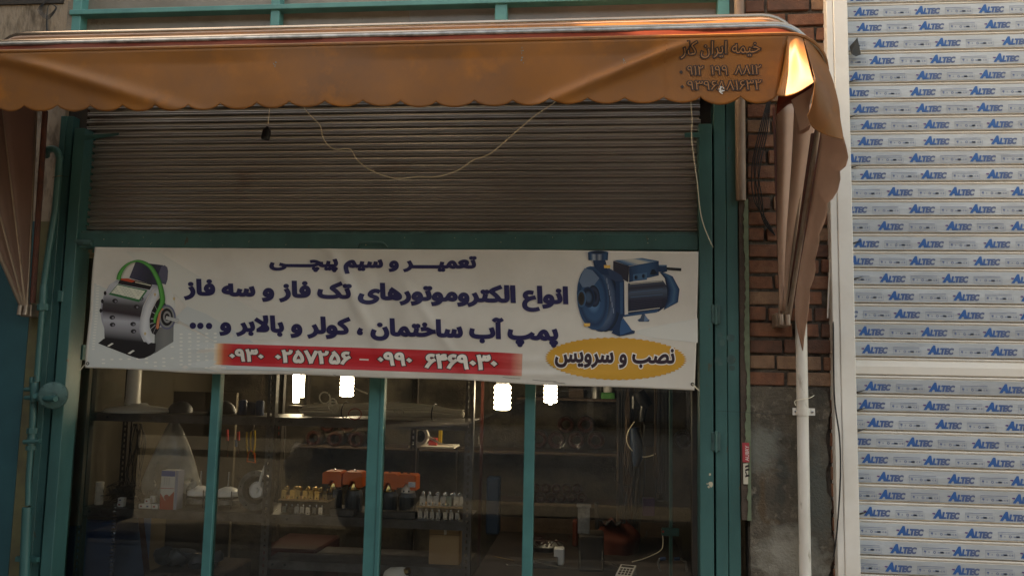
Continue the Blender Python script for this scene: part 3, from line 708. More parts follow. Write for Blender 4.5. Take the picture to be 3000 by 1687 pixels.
mb = MB().tube(dpts([(132, 447, -.12), (150, 443, -.128), (172, 445, -.06)], 4), .0016, 4); mb.build('tie_wire', 'brass', t)
# regulator
t = thing('gas_regulator', 'round turquoise gas regulator on the pipe left of the window', 'gas regulator', P(137, 995, -.15))
c = P(134, 994, -.14); ax = Vector((.42, -.88, -.12))
prof = [(0, -.03), (.030, -.03), (.034, -.024), (.060, -.016), (.066, -.010), (.067, -.002), (.067, .004), (.063, .010), (.055, .014), (.03, .020), (.020, .024), (.020, .034), (0, .034)]
MB().lathe([(a * 1.02, b) for a, b in prof], c, ax, 28).build('diaphragm_housing', 'turquoise_dirty', t, smooth=True)
uu = ax.normalized().orthogonal().normalized(); vv_ = ax.normalized().cross(uu)
for k in range(8):
    a = k * math.pi / 4; q = c + (uu * math.cos(a) + vv_ * math.sin(a)) * .061 + ax.normalized() * .004
    MB().lathe([(.005, 0), (.005, .010), (0, .012)], q, ax, 6).build('bolt', 'turquoise_dirty', t)
bo = c + ax.normalized() * .02 + Vector((.014, 0, -.012))
MB().lathe([(.017, 0), (.017, .03), (.011, .03), (.011, .012)], bo, ax, 14).build('spring_cap', 'turquoise', t, smooth=True)
MB().tube([P(96, 1000, -.13), P(120, 1002, -.17), P(140, 1003, -.19)], [.017, .015, .013], 10).build('inlet', 'turquoise', t, smooth=True)
MB().tube([P(87, 962, -.11), P(87, 1010, -.11)], [.019, .021], 10).build('valve_block', 'turquoise', t, smooth=True)
MB().tube([P(94, 996, -.125), P(88, 996, -.15)], [.016, .012], 10).build('plug', 'turquoise_light', t, smooth=True)
for y in (979, 1000): MB().tube([P(62, y, -.11), P(86, y, -.11)], [.010, .013], 8).build('side_port', 'turquoise', t, smooth=True)
MB().tube([P(80, 948, -.1), P(80, 982, -.1)], .012, 10).build('vent_stub', 'turquoise', t, smooth=True)

# ------------------------------------------------------------------ old roller shutter
t = thing('roller_shutter', 'brown weathered roller shutter half raised above the banner', 'shutter', (-1, .03, 2.3)); RS = t
xl, xr = xat(205, 500, .03), xat(1762, 500, .03)
z0 = P(1000, 587, .03).z; pt = .0385
def ridge(n):
    return [(y, f * pt) for y, f in ((.036, 0), (.048, .05), (.052, .2), (.050, .36), (.032, .42), (.0262, .46), (.0258, .52), (.0275, .56), (.0295, .62), (.0298, .74), (.0275, .80), (.0256, .86), (.0264, .92), (.031, .97), (.034, 1))]
mb = MB(); pr = ridge(12); nx = 24
mb.grid([[(xl + (xr - xl) * j / nx, y + .0006 * math.sin(j * 1.7), z) for j in range(nx + 1)] for y, z in pr])
sm = mb.mesh('slat', 'old_slat', (0, 0, 0), True)
k = 0; z = z0
while z < 3.16:
    put('slat', sm, t, Vector((rs.uniform(-.006, .006), rs.uniform(-.0015, .0015), z)) - t.location); z += pt; k += 1
# jagged slat ends seen at the lower left
for k in range(7):
    a = P(207, 470 + k * 19, .02); MB().add([a, a + Vector((.03, 0, -.006)), a + Vector((.0, 0, -.02))], [(0, 1, 2)]).build('slat_end', 'dark_iron', t)
# bulging roll behind the valance
mb = MB(); mb.tube([(xl - .12, .06, 3.13), (xr + .08, .06, 3.13)], .11, 24); mb.build('roll', 'dark_iron', t, smooth=True)
zb0, zb1 = P(1000, 626, -.03).z, P(1000, 588, -.03).z
bb = MB().box(xat(188, 610, -.03), xat(1757, 610, -.03), -.03, .045, zb0, zb1, ch=.003).build('bottom_bar', 'turquoise', t)
MB().tube([P(190, 608, -.034), P(232, 612, -.036)], .0155, 10).build('latch', 'turquoise_dirty', bb, smooth=True)
MB().tube([P(902, 622, -.034), P(905, 613, -.05), P(912, 609, -.055), P(960, 609, -.055), P(967, 613, -.05), P(975, 622, -.034)], .005, 6).build('handle', 'turquoise_dirty', bb, smooth=True)
MB().box(xat(188, 590, -.02), xat(1757, 590, -.02), -.018, .03, zb1 + .001, zb1 + .014).build('bar_lip', 'turquoise_dirty', bb)
for k in range(26):
    x, y = rs.uniform(240, 1740), rs.uniform(594, 618); MB().poly(blob(x, y, rs.uniform(.6, 1.6), rs.uniform(.6, 1.4), 6, -.0312, k)).build('paint_chip', 'primer_chip', bb)

# ------------------------------------------------------------------ banner
def yban(x, z):
    f = 0
    for (cx, sl, am, wd) in ((-1.22, .55, .014, .035), (-1.05, .38, -.010, .05), (-.92, .75, .008, .03), (.18, .1, .009, .05), (-2.2, -.3, .007, .04), (-.55, -.25, .007, .06), (.5, .15, .009, .05), (-1.75, .5, .006, .05), (.33, -.6, .007, .04), (-2.45, .9, .008, .035)):
        d = (x - cx + sl * (z - 2.0)); f -= .85 * am * math.exp(-(d / wd) ** 2) * (.55 + .45 * math.sin(z * 7 + cx * 5))
    f -= .004 * math.exp(-((z - 1.68 - .02 * math.sin(x * 3)) / .02) ** 2) + .006 * math.exp(-((z - 1.60) / .016) ** 2)
    k_ = 1 - .93 * (math.exp(-((x + 2.36) / .36) ** 6) + math.exp(-((x - .33) / .40) ** 6)); f *= max(.05, k_)
    return -.066 + f + .004 * math.sin(x * 5.3) + .003 * math.sin(z * 17 + x * 2)
def SB_(x, y, off=0.0):
    p = P(x, y, -.062); p.y = yban(p.x, p.z) - off; return p
t = thing('banner', 'cream printed shop banner with Persian lettering and two pump pictures', 'banner', P(1000, 800, -.06)); BN = t
rows = []
for j in range(71):
    v = j / 70; row = []
    for i in range(361):
        u_ = i / 360
        tx = 240 + (1757 - 240) * u_; ty = 629 + (640 - 629) * u_; bx_ = 216 + (1750 - 216) * u_; by_ = 925 + (979 - 925) * u_ + 2.5 * math.sin(u_ * 9) - 1.5 * math.sin(u_ * 23)
        x = tx + (bx_ - tx) * v; y = ty - 7 + (by_ - ty + 7) * v
        if u_ > .985: x -= (u_ - .985) * 200 * v ** 3
        row.append(SB_(x, y))
    rows.append(row)
solid(MB().grid(rows).build('sheet', 'vinyl', t, smooth='all'), .0008, 1)
def bpoly(mb, pts, col, off):
    q = [Vector((x, y, 0)) for x, y in pts]; T = [[q[i] for i in t_] for t_ in tessellate_polygon([q])]
    while T:
        a, b, c = T.pop(); e = [(b - a).length, (c - b).length, (a - c).length]; m_ = max(e)
        if m_ > 34:
            k = e.index(m_); a, b, c = ((a, b, c), (b, c, a), (c, a, b))[k]; h = (a + b) / 2; T += [[a, h, c], [h, b, c]]; continue
        mb.add([SB_(p.x, p.y, off) for p in (a, b, c)], [(0, 1, 2)], 0, col)
def strips(mb, A, B, cols, off, n=None):
    """gradient between two polylines of equal length; one colour per polyline step between A and B"""
    rows = []; C = []
    for k, c_ in enumerate(cols):
        s = k / (len(cols) - 1); rows.append([SB_(a[0] + (b[0] - a[0]) * s, a[1] + (b[1] - a[1]) * s, off) for a, b in zip(A, B)]); C += [c_] * len(A)
    mb.grid(rows, 0, C)
# pale blue diagonal bands and halftone dots
mb = MB(); GB = (.46, .465, .46)
bpoly(mb, [(240, 712), (300, 742), (560, 868), (548, 934), (222, 922), (234, 800)], (.47, .47, .462), .0008)
bpoly(mb, [(318, 634), (400, 634), (760, 852), (560, 858), (440, 740)], (.52, .495, .465), .0009)
bpoly(mb, [(470, 770), (520, 790), (640, 862), (548, 862), (440, 800)], (.45, .455, .455), .0011)
bpoly(mb, [(1755, 800), (1755, 862), (1640, 850), (1590, 836), (1620, 826)], (.50, .485, .465), .0008)
bpoly(mb, [(558, 918), (800, 927), (760, 934), (558, 930)], (.44, .45, .455), .0012)
for i in range(16):
    for j in range(14):
        x = 262 + i * 21.5 + j * .2; y = 866 + j * 9.5 - (i > 8) * 22 - i * .4
        if y > 916 + (x - 250) * .035 or (x < 430 and y < 900) or x > 560 or (x < 450 and rs.random() < .3): continue
        mb.add([SB_(x + 5 * math.cos(a), y + 2.1 * math.sin(a), .0014) for a in [k * math.pi / 3 for k in range(6)]], [tuple(range(6))], 0, (.62, .59, .55))
for j in range(24): bpoly(mb, [(246 - j * .5, 716 + j * 7), (253 - j * .5, 716 + j * 7), (253 - j * .5, 718.5 + j * 7), (246 - j * .5, 718.5 + j * 7)], (.6, .57, .53), .0013)
mb.build('background_print', INK, t)['kind'] = 'stuff'
# red strip with faded ends
mb = MB(); R_ = (.46, .014, .022)
st_ = [(540, 863, 916.5, (.60, .54, .48)), (552, 863.5, 917, (.62, .36, .2)), (566, 864, 918, (.5, .07, .04)), (590, 865, 919, R_), (950, 876, 931.5, R_), (1250, 886, 942, (.44, .02, .025)), (1285, 888, 944, (.44, .05, .05)), (1315, 890, 945.5, (.54, .26, .2)), (1338, 891, 946.5, (.60, .52, .47))]
top, bot, cc = [], [], []
for a, b in zip(st_, st_[1:]):
    n = max(1, int((b[0] - a[0]) / 12))
    for k in range(n):
        s = k / n; x = a[0] + (b[0] - a[0]) * s; top.append((x, a[1] + (b[1] - a[1]) * s)); bot.append((x - 2, a[2] + (b[2] - a[2]) * s)); cc.append(lerp(a[3], b[3], s))
RR = [[SB_(a[0] + (b[0] - a[0]) * v, a[1] + (b[1] - a[1]) * v, .002) for a, b in zip(top, bot)] for v in [k / 7 for k in range(8)]]
mb.grid(RR, 0, cc * 8); mb.build('red_strip', INK, t)
# yellow oval with zigzag rim
mb = MB(); n = 60; pts = []
for k in range(2 * n):
    a = math.pi * k / n; q = 1 + (.045 if k % 2 else 0); pts.append((1549 + 171 * q * math.cos(a), 902 + 51.5 * q * math.sin(a) + .015 * 171 * math.cos(a)))
inner = [(1549 + (x - 1549) * .5, 902 + (y - 902) * .5) for x, y in pts]; cen = [(1549, 902)] * len(pts)
YL = (.50, .25, .04)
def ringfan(mb, rings, cols, off):
    m_ = len(rings[0]); V = [SB_(x, y, off) for r_ in rings for x, y in r_]; F = [(i * m_ + k, i * m_ + (k + 1) % m_, (i + 1) * m_ + (k + 1) % m_, (i + 1) * m_ + k) for i in range(len(rings) - 1) for k in range(m_)]
    F.append(tuple((len(rings) - 1) * m_ + k for k in range(m_))); mb.add(V, F, 0, [c_ for c_ in cols for _ in range(m_)])
rings = [[(1549 + (x - 1549) * q, 902 + (y - 902) * q) for x, y in pts] for q in (1, .8, .6, .4, .2, .08)]
ringfan(mb, rings, [YL, YL, (.52, .26, .045), (.53, .27, .05), (.53, .27, .05), (.53, .27, .05)], .002)
mb.build('yellow_oval', INK, t)
# lettering
NAVY = (.014, .012, .062)
def ar_text(body, quad, bold, layers, name, shp=True, bx=None):
    """layers: (extra boldness, colour, offset)"""
    s = shape_ar(body) if shp else body
    ref = bbox2(text2d(s, bold, bx=bx)[0]); mb = MB()
    for eb, c_, off in layers:
        V, F = text2d(s, bold + eb, bx=bx); lay_text(mb, V, F, quad, SB_, off, c_, ref=ref)
    return mb.build(name, INK, BN)
L_ = [(0, NAVY, .0034)]
ar_text('تعمیــــر و سیم پیچــــی', (679, 1200, 643, 688, 645, 694), .058, L_, 'lettering')
ar_text('انواع الکتروموتورهای تک فاز و سه فاز', (463, 1430, 700, 763, 720, 787), .058, L_, 'lettering')
ar_text('پمپ آب ساختمان ، کولر و بالابر و', (552, 1405, 784, 849, 802, 876), .058, L_, 'lettering')
mb = MB()
for x in (485, 504, 526): mb.add([SB_(x + 8.2 * math.cos(a), 819 + (x - 485) * .02 + 8.2 * math.sin(a), .0024) for a in [k * math.pi / 8 for k in range(16)]], [tuple(range(16))], 0, NAVY)
mb.build('lettering', INK, BN)
W_ = [(.045, (.03, .015, .02), .0026), (0, (.62, .56, .52), .0034)]
ar_text('۰۹۳۰', (578, 666, 876, 909, 878, 911), .045, W_, 'phone_number', False)
ar_text('۰۲۵۷۲۵۶', (694, 884, 878, 912, 883, 918), .045, W_, 'phone_number', False)
ar_text('۰۹۹۰', (950, 1037, 884, 919, 887, 921), .045, W_, 'phone_number', False)
ar_text('۶۴۶۹۰۳۰', (1068, 1252, 888, 926, 892, 932), .045, W_, 'phone_number', False)
mb = MB(); bpoly(mb, [(905, 902), (928, 903), (928, 906.5), (905, 905.5)], (.62, .56, .52), .0030); mb.build('dash', INK, BN)
ar_text('نصب و سرویس', (1396, 1697, 872, 925, 877, 928), .040, [(.05, (.66, .62, .6), .0028), (0, (.035, .02, .03), .0038)], 'lettering')

# ---- left picture: grey electric motor (z = coordinates of an enlarged view)
def A_(l): return [(214.7 + x * .21338, 618.2 + y * .21338) for x, y in l]
mb = MB(); D0 = (.012, .01, .012); G1 = (.26, .25, .29); G2 = (.42, .41, .44); G3 = (.12, .11, .13)
bpoly(mb, A_([(165, 1150), (230, 1095), (330, 1080), (840, 1150), (840, 1250), (780, 1290), (700, 1325), (640, 1330), (560, 1305)]), D0, .0016)
bpoly(mb, A_([(270, 1180), (325, 1145), (348, 1152), (295, 1188)]), (.55, .52, .48), .0020); bpoly(mb, A_([(508, 1268), (570, 1228), (595, 1236), (540, 1275)]), (.55, .52, .48), .0020)
strips(mb, A_([(820, 985), (820, 1270)]), A_([(1040, 900), (1040, 1130)]), [(.10, .1, .1), (.16, .155, .15), (.14, .14, .14)], .0018)
# capacitor on top
strips(mb, A_([(600, 190), (530, 380)]), A_([(920, 230), (860, 480)]), [(.05, .045, .07), (.03, .027, .05), (.02, .02, .03), (.035, .03, .06)], .0019)
bpoly(mb, A_([(905, 240), (940, 230), (970, 255), (980, 300), (975, 400), (955, 460), (900, 440), (862, 470), (870, 330)]), (.075, .07, .11), .0022)
# body, a barrel with highlights
A1 = A_([(400, 400), (300, 460), (240, 560), (195, 680), (185, 780), (200, 880), (235, 980)]); B1 = A_([(880, 470), (800, 520), (740, 600), (690, 700), (650, 850), (640, 980), (680, 1110)])
strips(mb, A1, B1, [G1, G2, G1, G2, G1], .0021)
rows = []; left = A_([(410, 400), (310, 450), (250, 560), (215, 680), (205, 760), (215, 870), (235, 980), (240, 1090)]); right = A_([(870, 480), (800, 520), (740, 600), (680, 720), (655, 830), (645, 900), (640, 1020), (700, 1140)])
cc = [G1, G2, (.34, .33, .37), (.05, .045, .05), (.03, .02, .025), (.34, .33, .37), (.2, .19, .21), D0]
mb.grid([[SB_(a[0] + (b[0] - a[0]) * s / 6, a[1] + (b[1] - a[1]) * s / 6, .0026) for s in range(7)] for a, b in zip(left, right)], 0, [c_ for c_ in cc for _ in range(7)])
# end bell
strips(mb, A_([(870, 470), (780, 560), (700, 700), (655, 860), (645, 1000), (690, 1100), (750, 1160)]), A_([(900, 560), (860, 610), (800, 720), (765, 830), (750, 950), (765, 1060), (800, 1130)]), [(.36, .35, .38), (.52, .51, .53), (.46, .45, .48)], .0029)
bpoly(mb, A_([(880, 470), (1000, 500), (1060, 600), (1062, 760), (1040, 820), (960, 690), (900, 620)]), (.52, .5, .48), .0024)
bpoly(mb, A_([(890, 610), (850, 650), (790, 760), (760, 860), (765, 960), (790, 1030), (830, 1050), (870, 980), (960, 700)]), D0, .0032)
for a, b in (((820, 690), (850, 760)), ((790, 780), (840, 810)), ((775, 860), (835, 860)), ((765, 920), (830, 900)), ((775, 980), (830, 930)), ((800, 1040), (835, 960))):
    (xa, ya), (xb, yb) = A_([a, b]); bpoly(mb, [(xa, ya - 1), (xb, yb - 1), (xb, yb + 1), (xa, ya + 1)], (.36, .35, .38), .0036)
for x, y in ((360, 650), (610, 720), (325, 845), (568, 922), (330, 930), (575, 1008), (248, 560), (212, 655), (192, 765), (662, 625)):
    (cx, cy), = A_([(x, y)]); r_ = 3.5 if x < 260 else 7; mb.add([SB_(cx + r_ * math.cos(a), cy + 5.4 * math.sin(a), .0034) for a in [k * math.pi / 5 for k in range(10)]], [tuple(range(10))], 0, D0)
    if r_ > 5: mb.add([SB_(cx + 2 + 3.2 * math.cos(a), cy + 1 + 3 * math.sin(a), .0038) for a in [k * math.pi / 3 for k in range(6)]], [tuple(range(6))], 0, (.16, .15, .18))
bpoly(mb, A_([(430, 385), (560, 400), (800, 460), (770, 520), (400, 450)]), D0, .0034)
bpoly(mb, A_([(440, 388), (520, 388), (600, 420), (560, 435), (430, 405)]), (.42, .05, .02), .0038)
bpoly(mb, A_([(600, 425), (790, 465), (780, 475), (600, 436)]), (.5, .47, .38), .0039)
bpoly(mb, A_([(400, 455), (745, 525), (640, 665), (290, 575)]), (.02, .13, .05), .0040)
bpoly(mb, A_([(398, 465), (718, 534), (642, 635), (318, 556)]), (.56, .55, .47), .0044)
for k in range(5):
    a = A_([(385 - k * 18, 485 + k * 18), (690 - k * 18, 548 + k * 18)])
    for s in range(9):
        if (s * 7 + k * 3) % 5 == 0: continue
        x0_, y0_ = lerp(a[0], a[1], s / 9); x1_, y1_ = lerp(a[0], a[1], (s + .72) / 9); bpoly(mb, [(x0_, y0_ - .5), (x1_, y1_ - .5), (x1_, y1_ + .5), (x0_, y0_ + .5)], (.2, .2, .17), .0047)
# bearing and shaft
(cx, cy), = A_([(950, 840)])
for k, (rx, ry, c_, dx) in enumerate(((22, 31, (.10, .10, .17), 3), (18.5, 27, (.2, .2, .2), 3), (15, 22, D0, 3), (10, 15, (.22, .21, .21), 4), (6, 9, D0, 4))):
    mb.add([SB_(cx + dx + rx * math.cos(a), cy + ry * math.sin(a), .0042 + k * .0005) for a in [q * math.pi / 12 for q in range(24)]], [tuple(range(24))], 0, c_)
bpoly(mb, A_([(900, 730), (870, 790), (850, 870), (835, 960), (850, 985), (870, 970), (880, 870), (905, 790), (930, 745)]), (.5, .17, .09), .0048)
strips(mb, A_([(960, 825), (1110, 865)]), A_([(950, 868), (1100, 908)]), [(.1, .1, .1), (.55, .53, .52), (.2, .2, .2), (.6, .58, .56), (.08, .08, .08)], .0066)
# green hose
gpts = [(410, 405), (425, 340), (460, 275), (510, 225), (570, 192), (640, 182), (720, 210), (790, 265), (845, 350), (885, 440), (910, 540), (920, 640), (900, 710), (860, 780), (830, 850), (825, 910)]
ws = [24, 24, 20, 14, 10, 14, 20, 24, 27, 28, 30, 30, 24, 20, 18, 14]
gp = [Vector((x, y, 0)) for x, y in A_(gpts)]; gs = smooth_pts(gp, 4); L1, L2, n = [], [], len(gs)
for i, p in enumerate(gs):
    d = (gs[min(n - 1, i + 1)] - gs[max(0, i - 1)]).normalized(); nr = Vector((-d.y, d.x, 0)); f = i / (n - 1) * (len(ws) - 1); k = min(int(f), len(ws) - 2); w_ = (ws[k] + (ws[k + 1] - ws[k]) * (f - k)) * .21338
    L1.append((p.x + nr.x * w_, p.y + nr.y * w_)); L2.append((p.x - nr.x * w_, p.y - nr.y * w_))
strips(mb, L1, L2, [(.02, .14, .03), (.075, .31, .075), (.05, .25, .05), (.02, .12, .03)], .0072)
for x, y in ((830, 575), (1052, 625), (712, 1035)):
    (a, b), = A_([(x, y)]); mb.add([SB_(a + 3 * math.cos(q), b + 4 * math.sin(q), .0042) for q in [k * math.pi / 4 for k in range(8)]], [tuple(range(8))], 0, (.5, .36, .2))
mb.build('motor_picture', INK, BN)

# ---- right picture: blue centrifugal pump
def B_(l): return [(1408.2 + x * .2489, 618.2 + y * .2489) for x, y in l]
mb = MB(); N0 = (.004, .008, .02); N1 = (.007, .024, .065); N2 = (.016, .055, .125); N3 = (.04, .095, .17)
# fan cover
strips(mb, B_([(1010, 270), (1060, 330), (1085, 450), (1075, 560), (1050, 650)]), B_([(1060, 275), (1140, 310), (1210, 440), (1195, 570), (1075, 635)]), [N0, N1, N2, N3, N2, N1], .0016)
# body barrel
left = B_([(690, 380), (690, 440), (690, 480), (690, 560), (690, 640), (690, 690)]); right = B_([(1040, 350), (1075, 400), (1085, 450), (1085, 540), (1060, 620), (1000, 665)])
mb.grid([[SB_(a[0] + (b[0] - a[0]) * s / 8, a[1] + (b[1] - a[1]) * s / 8, .0020) for s in range(9)] for a, b in zip(left, right)], 0, [c_ for c_ in ((.05, .06, .09), (.02, .02, .035), (.05, .07, .11), (.015, .015, .03), (.012, .014, .028), N1) for _ in range(9)])
for a, b in (((710, 388), (1035, 358)), ((690, 668), (1010, 628)), ((715, 470), (1040, 438)), ((715, 520), (1040, 492))):
    (xa, ya), (xb, yb) = B_([a, b]); bpoly(mb, [(xa, ya - .9), (xb, yb - .9), (xb, yb + .9), (xa, ya + .9)], (.45, .40, .34) if a[1] in (388, 668) else (.05, .09, .16), .0024)
for k in range(6):
    y = 545 + k * 18; (xa, ya), (xb, yb) = B_([(720, y), (1030, y - 30)]); bpoly(mb, [(xa, ya - .5), (xb, yb - .5), (xb, yb + .5), (xa, ya + .5)], (.035, .035, .06), .0024)
bpoly(mb, B_([(640, 700), (1000, 640), (980, 672), (650, 718)]), N2, .0022)
# foot
bpoly(mb, B_([(830, 690), (860, 690), (880, 730), (908, 750), (900, 766), (800, 766), (785, 750), (815, 730)]), (.04, .06, .10), .0018)
bpoly(mb, B_([(860, 692), (872, 712), (900, 750), (870, 764), (850, 764)]), (.1, .16, .26), .0022)
# terminal box
strips(mb, B_([(540, 150), (690, 205)]), B_([(830, 125), (1000, 155)]), [N2, (.10, .17, .27), (.38, .36, .33), (.42, .38, .34), (.10, .17, .26), N2], .0026)
bpoly(mb, B_([(540, 155), (700, 208), (690, 370), (640, 340), (540, 250)]), (.02, .018, .03), .0026)
strips(mb, B_([(700, 210), (700, 370)]), B_([(1000, 155), (1000, 300)]), [N1, N2, N2, N1], .0028)
bpoly(mb, B_([(740, 290), (880, 272), (880, 345), (740, 360)]), (.04, .10, .19), .0031)
for x, y in ((772, 322), (848, 308)):
    (a, b), = B_([(x, y)]); mb.add([SB_(a + 4.5 * math.cos(q), b + 6 * math.sin(q), .0034) for q in [k * math.pi / 6 for k in range(12)]], [tuple(range(12))], 0, (.02, .05, .10))
    mb.add([SB_(a - 1.5 + 3 * math.cos(q), b + 4.5 * math.sin(q), .0037) for q in [k * math.pi / 6 for k in range(12)]], [tuple(range(12))], 0, N0)
bpoly(mb, B_([(910, 290), (930, 240), (955, 240), (985, 280), (950, 296)]), N0, .0032)
bpoly(mb, B_([(990, 195), (1080, 195), (1085, 260), (1040, 275), (985, 260)]), N1, .0030); bpoly(mb, B_([(1000, 195), (1080, 195), (1080, 207), (1000, 208)]), N3, .0034)
bpoly(mb, B_([(1080, 218), (1228, 228), (1226, 258), (1080, 246)]), (.012, .012, .014), .0030)
# volute, seen obliquely: discs stacked to the right
def disc(cx, cy, rx, ry, cols, off, tilt=0):
    (a, b), = B_([(cx, cy)]); rings = []; n = 28; ct, st2 = math.cos(tilt), math.sin(tilt)
    for k in range(len(cols)):
        q = 1 - k / len(cols); rings.append([(a + (rx * q * math.cos(u_) * ct - ry * q * math.sin(u_) * st2) * .2489, b + (rx * q * math.cos(u_) * st2 + ry * q * math.sin(u_) * ct) * .2489) for u_ in [2 * math.pi * i / n for i in range(n)]])
    ringfan(mb, rings, cols, off)
bpoly(mb, B_([(560, 330), (650, 350), (655, 700), (560, 860), (480, 860), (500, 300)]), N1, .0030)
disc(440, 560, 165, 310, [N0, N1, N1, N0], .0032, -.08)
disc(400, 550, 175, 320, [N1, (.05, .08, .14), N0, N1], .0036, -.08)
disc(335, 530, 160, 322, [N2, N1, N2, N2, (.05, .12, .23), (.05, .12, .23)], .0040, -.08)
bpoly(mb, B_([(250, 230), (330, 250), (400, 330), (330, 420), (230, 420), (195, 360)]), (.09, .13, .20), .0044)
disc(345, 510, 60, 110, [N0, (.02, .03, .06), N0], .0047, -.1); disc(290, 520, 65, 105, [N1, N0, (.03, .06, .11)], .0050, -.1)
disc(222, 535, 45, 85, [N3, N2, N0], .0054); disc(218, 535, 33, 68, [(.03, .022, .018), (.015, .012, .01)], .0060)
# outlet
bpoly(mb, B_([(335, 150), (460, 150), (500, 300), (420, 290), (350, 220)]), N1, .0050)
strips(mb, B_([(285, 75), (290, 150)]), B_([(490, 75), (485, 150)]), [N1, N2, (.25, .28, .32), N1, (.2, .22, .26), N1, N2, N1], .0054)
disc(388, 72, 102, 18, [N2, N1], .0057); disc(388, 70, 70, 9, [N0, N0], .0060)
for x, y in ((478, 213), (275, 798)):
    a = B_([(x - 33, y - 14), (x + 33, y - 14), (x + 30, y + 16), (x - 30, y + 16)]); bpoly(mb, a, (.62, .36, .10), .0060)
bpoly(mb, B_([(430, 240), (500, 230), (620, 300), (650, 360), (560, 360), (450, 300)]), (.018, .035, .08), .0046)
bpoly(mb, B_([(565, 370), (645, 365), (640, 700), (600, 690), (560, 640)]), N1, .0048); bpoly(mb, B_([(605, 370), (640, 366), (636, 690), (612, 690)]), N2, .0051)
bpoly(mb, B_([(520, 880), (640, 730), (700, 810), (725, 850), (760, 860), (755, 885), (600, 915)]), N1, .0044); bpoly(mb, B_([(620, 760), (640, 732), (730, 860), (610, 905), (605, 850)]), (.02, .07, .17), .0048)
for s in range(6):
    (a, b), = B_([(470 + s * 13, 330 + s * 60)]); bpoly(mb, [(a, b), (a + 2.2, b), (a + 3.2, b + 13), (a + 1.2, b + 13)], (.16, .20, .28), .0052)
mb.build('pump_picture', INK, BN)
# eyelets and their ties
for x, y in ((224, 914), (1742, 966)):
    c = SB_(x, y, .001); e = MB().lathe([(.004, 0), (.0085, 0), (.0085, .0018), (.004, .0018)], c, (0, -1, 0), 12, close=True).build('eyelet', 'dark_iron', BN)
tag(MB().tube([SB_(1742, 966, .004), P(1752, 976, -.05), P(1762, 985, -.03), P(1770, 1010, .0)], .003, 5).build('banner_tie', 'cord'), 'twisted tie at the lower right corner of the banner', 'tie')
tag(MB().tube([SB_(224, 914, .004), P(212, 918, -.05), P(202, 930, -.05)], .0022, 5).build('banner_tie', 'cord'), 'wire tie at the lower left corner of the banner', 'tie')
# staples / scratches along the foot of the banner
mb = MB()
for x, y, l in ((1265, 948, 44), (1340, 955, 60), (1392, 960, 30), (840, 942, 18)): mb.tube([SB_(x, y, .0012), SB_(x + l * .5, y + 3, .002), SB_(x + l, y + 4, .0012)], .0011, 4)
mb.build('crease_line', 'dark_wood', BN)
# ------------------------------------------------------------------ folding hood awning
INKB = INK.copy(); INKB.name = 'banner_ink'; MATS['inkb'] = INKB; _t = INKB.node_tree; _b = _t.nodes['Principled BSDF']; _l = _b.inputs['Base Color'].links[0]
_m = _t.nodes.new('ShaderNodeVectorMath'); _m.operation = 'MULTIPLY'; _m.inputs[1].default_value = (1.27, 1.25, 1.2); _t.links.new(_l.from_socket, _m.inputs[0]); _t.links.new(_m.outputs[0], _b.inputs['Base Color'])
for o in bpy.data.objects:
    if o.parent == BN and o.data and o.data.materials[0] == INK: o.data.materials[0] = INKB
t = thing('awning', 'folded orange canvas hood awning with scalloped valance over the shopfront', 'awning', (-1, -.1, 1.9)); AW = t
ZP = P(1975, 803, -.1).z; XR = P(1972, 803, -.1).x; XL = P(66, 785, -.1).x; RC = .17
HOOPS = [(1.32, 3, 0), (1.345, 17, .006), (1.308, 28, .012), (1.300, 38, .02)]
def hp(k, x, s):
    L, th, dx = HOOPS[k]; a = math.radians(th); return Vector((x, -.1 - s * math.sin(a), ZP + s * math.cos(a)))
def hoop_path(k, n=8, inset=0.0):
    L, th, dx = HOOPS[k]; L -= inset; xr, xl = XR + dx - inset, XL - dx + inset; pts = [hp(k, xr, s) for s in np.linspace(0, L - RC, 9)]
    pts += [hp(k, xr - RC + RC * math.cos(a), L - RC + RC * math.sin(a)) for a in np.linspace(0, math.pi / 2, n + 1)[1:]]
    pts += [hp(k, x, L) for x in np.linspace(xr - RC, xl + RC, 40)[1:]]
    pts += [hp(k, xl + RC - RC * math.sin(a), L - RC + RC * math.cos(a)) for a in np.linspace(0, math.pi / 2, n + 1)[1:]]
    pts += [hp(k, xl, s) for s in np.linspace(L - RC, 0, 9)[1:]]; return pts
for k in range(4):
    hp_ = hoop_path(k); MB().tube(hp_[:10], .010, 10).build('arm', 'arm_paint', t, smooth=True); MB().tube(hp_[-10:], .010, 10).build('arm', 'arm_paint', t, smooth=True)
    MB().tube(hp_[9:-9], (.010, .014, .011, .0085)[k], 12).build('hoop', 'aluminium', t, smooth=True)
MB().tube([q + Vector((0, -.016, -.020)) for q in hoop_path(1)[9:-9]], .007, 10).build('hoop_sleeve', 'canvas_inside', t, smooth=True)
MB().tube([q + Vector((0, -.008, -.014)) for q in hoop_path(2)[9:-9]], .012, 10).build('hoop_sleeve', 'dull_steel', t, smooth=True)
MB().tube([q + Vector((0, -.004, .006)) for q in hoop_path(3)[8:-8]], .009, 8).build('hoop_sleeve', 'canvas', t, smooth=True)
# small stays between the arms at the right
for a, b in (((1967, 640), (1960, 798)), ((1984, 645), (1972, 800))): MB().tube([P(a[0], a[1], -.13), P(b[0], b[1], -.1)], .006, 8).build('stay', 'arm_paint', t, smooth=True)
MB().box(P(1965, 638, -.135).x, P(1988, 638, -.135).x, -.14, -.125, P(1975, 645, -.135).z, P(1975, 636, -.135).z).build('stay_cap', 'dark_iron', t)
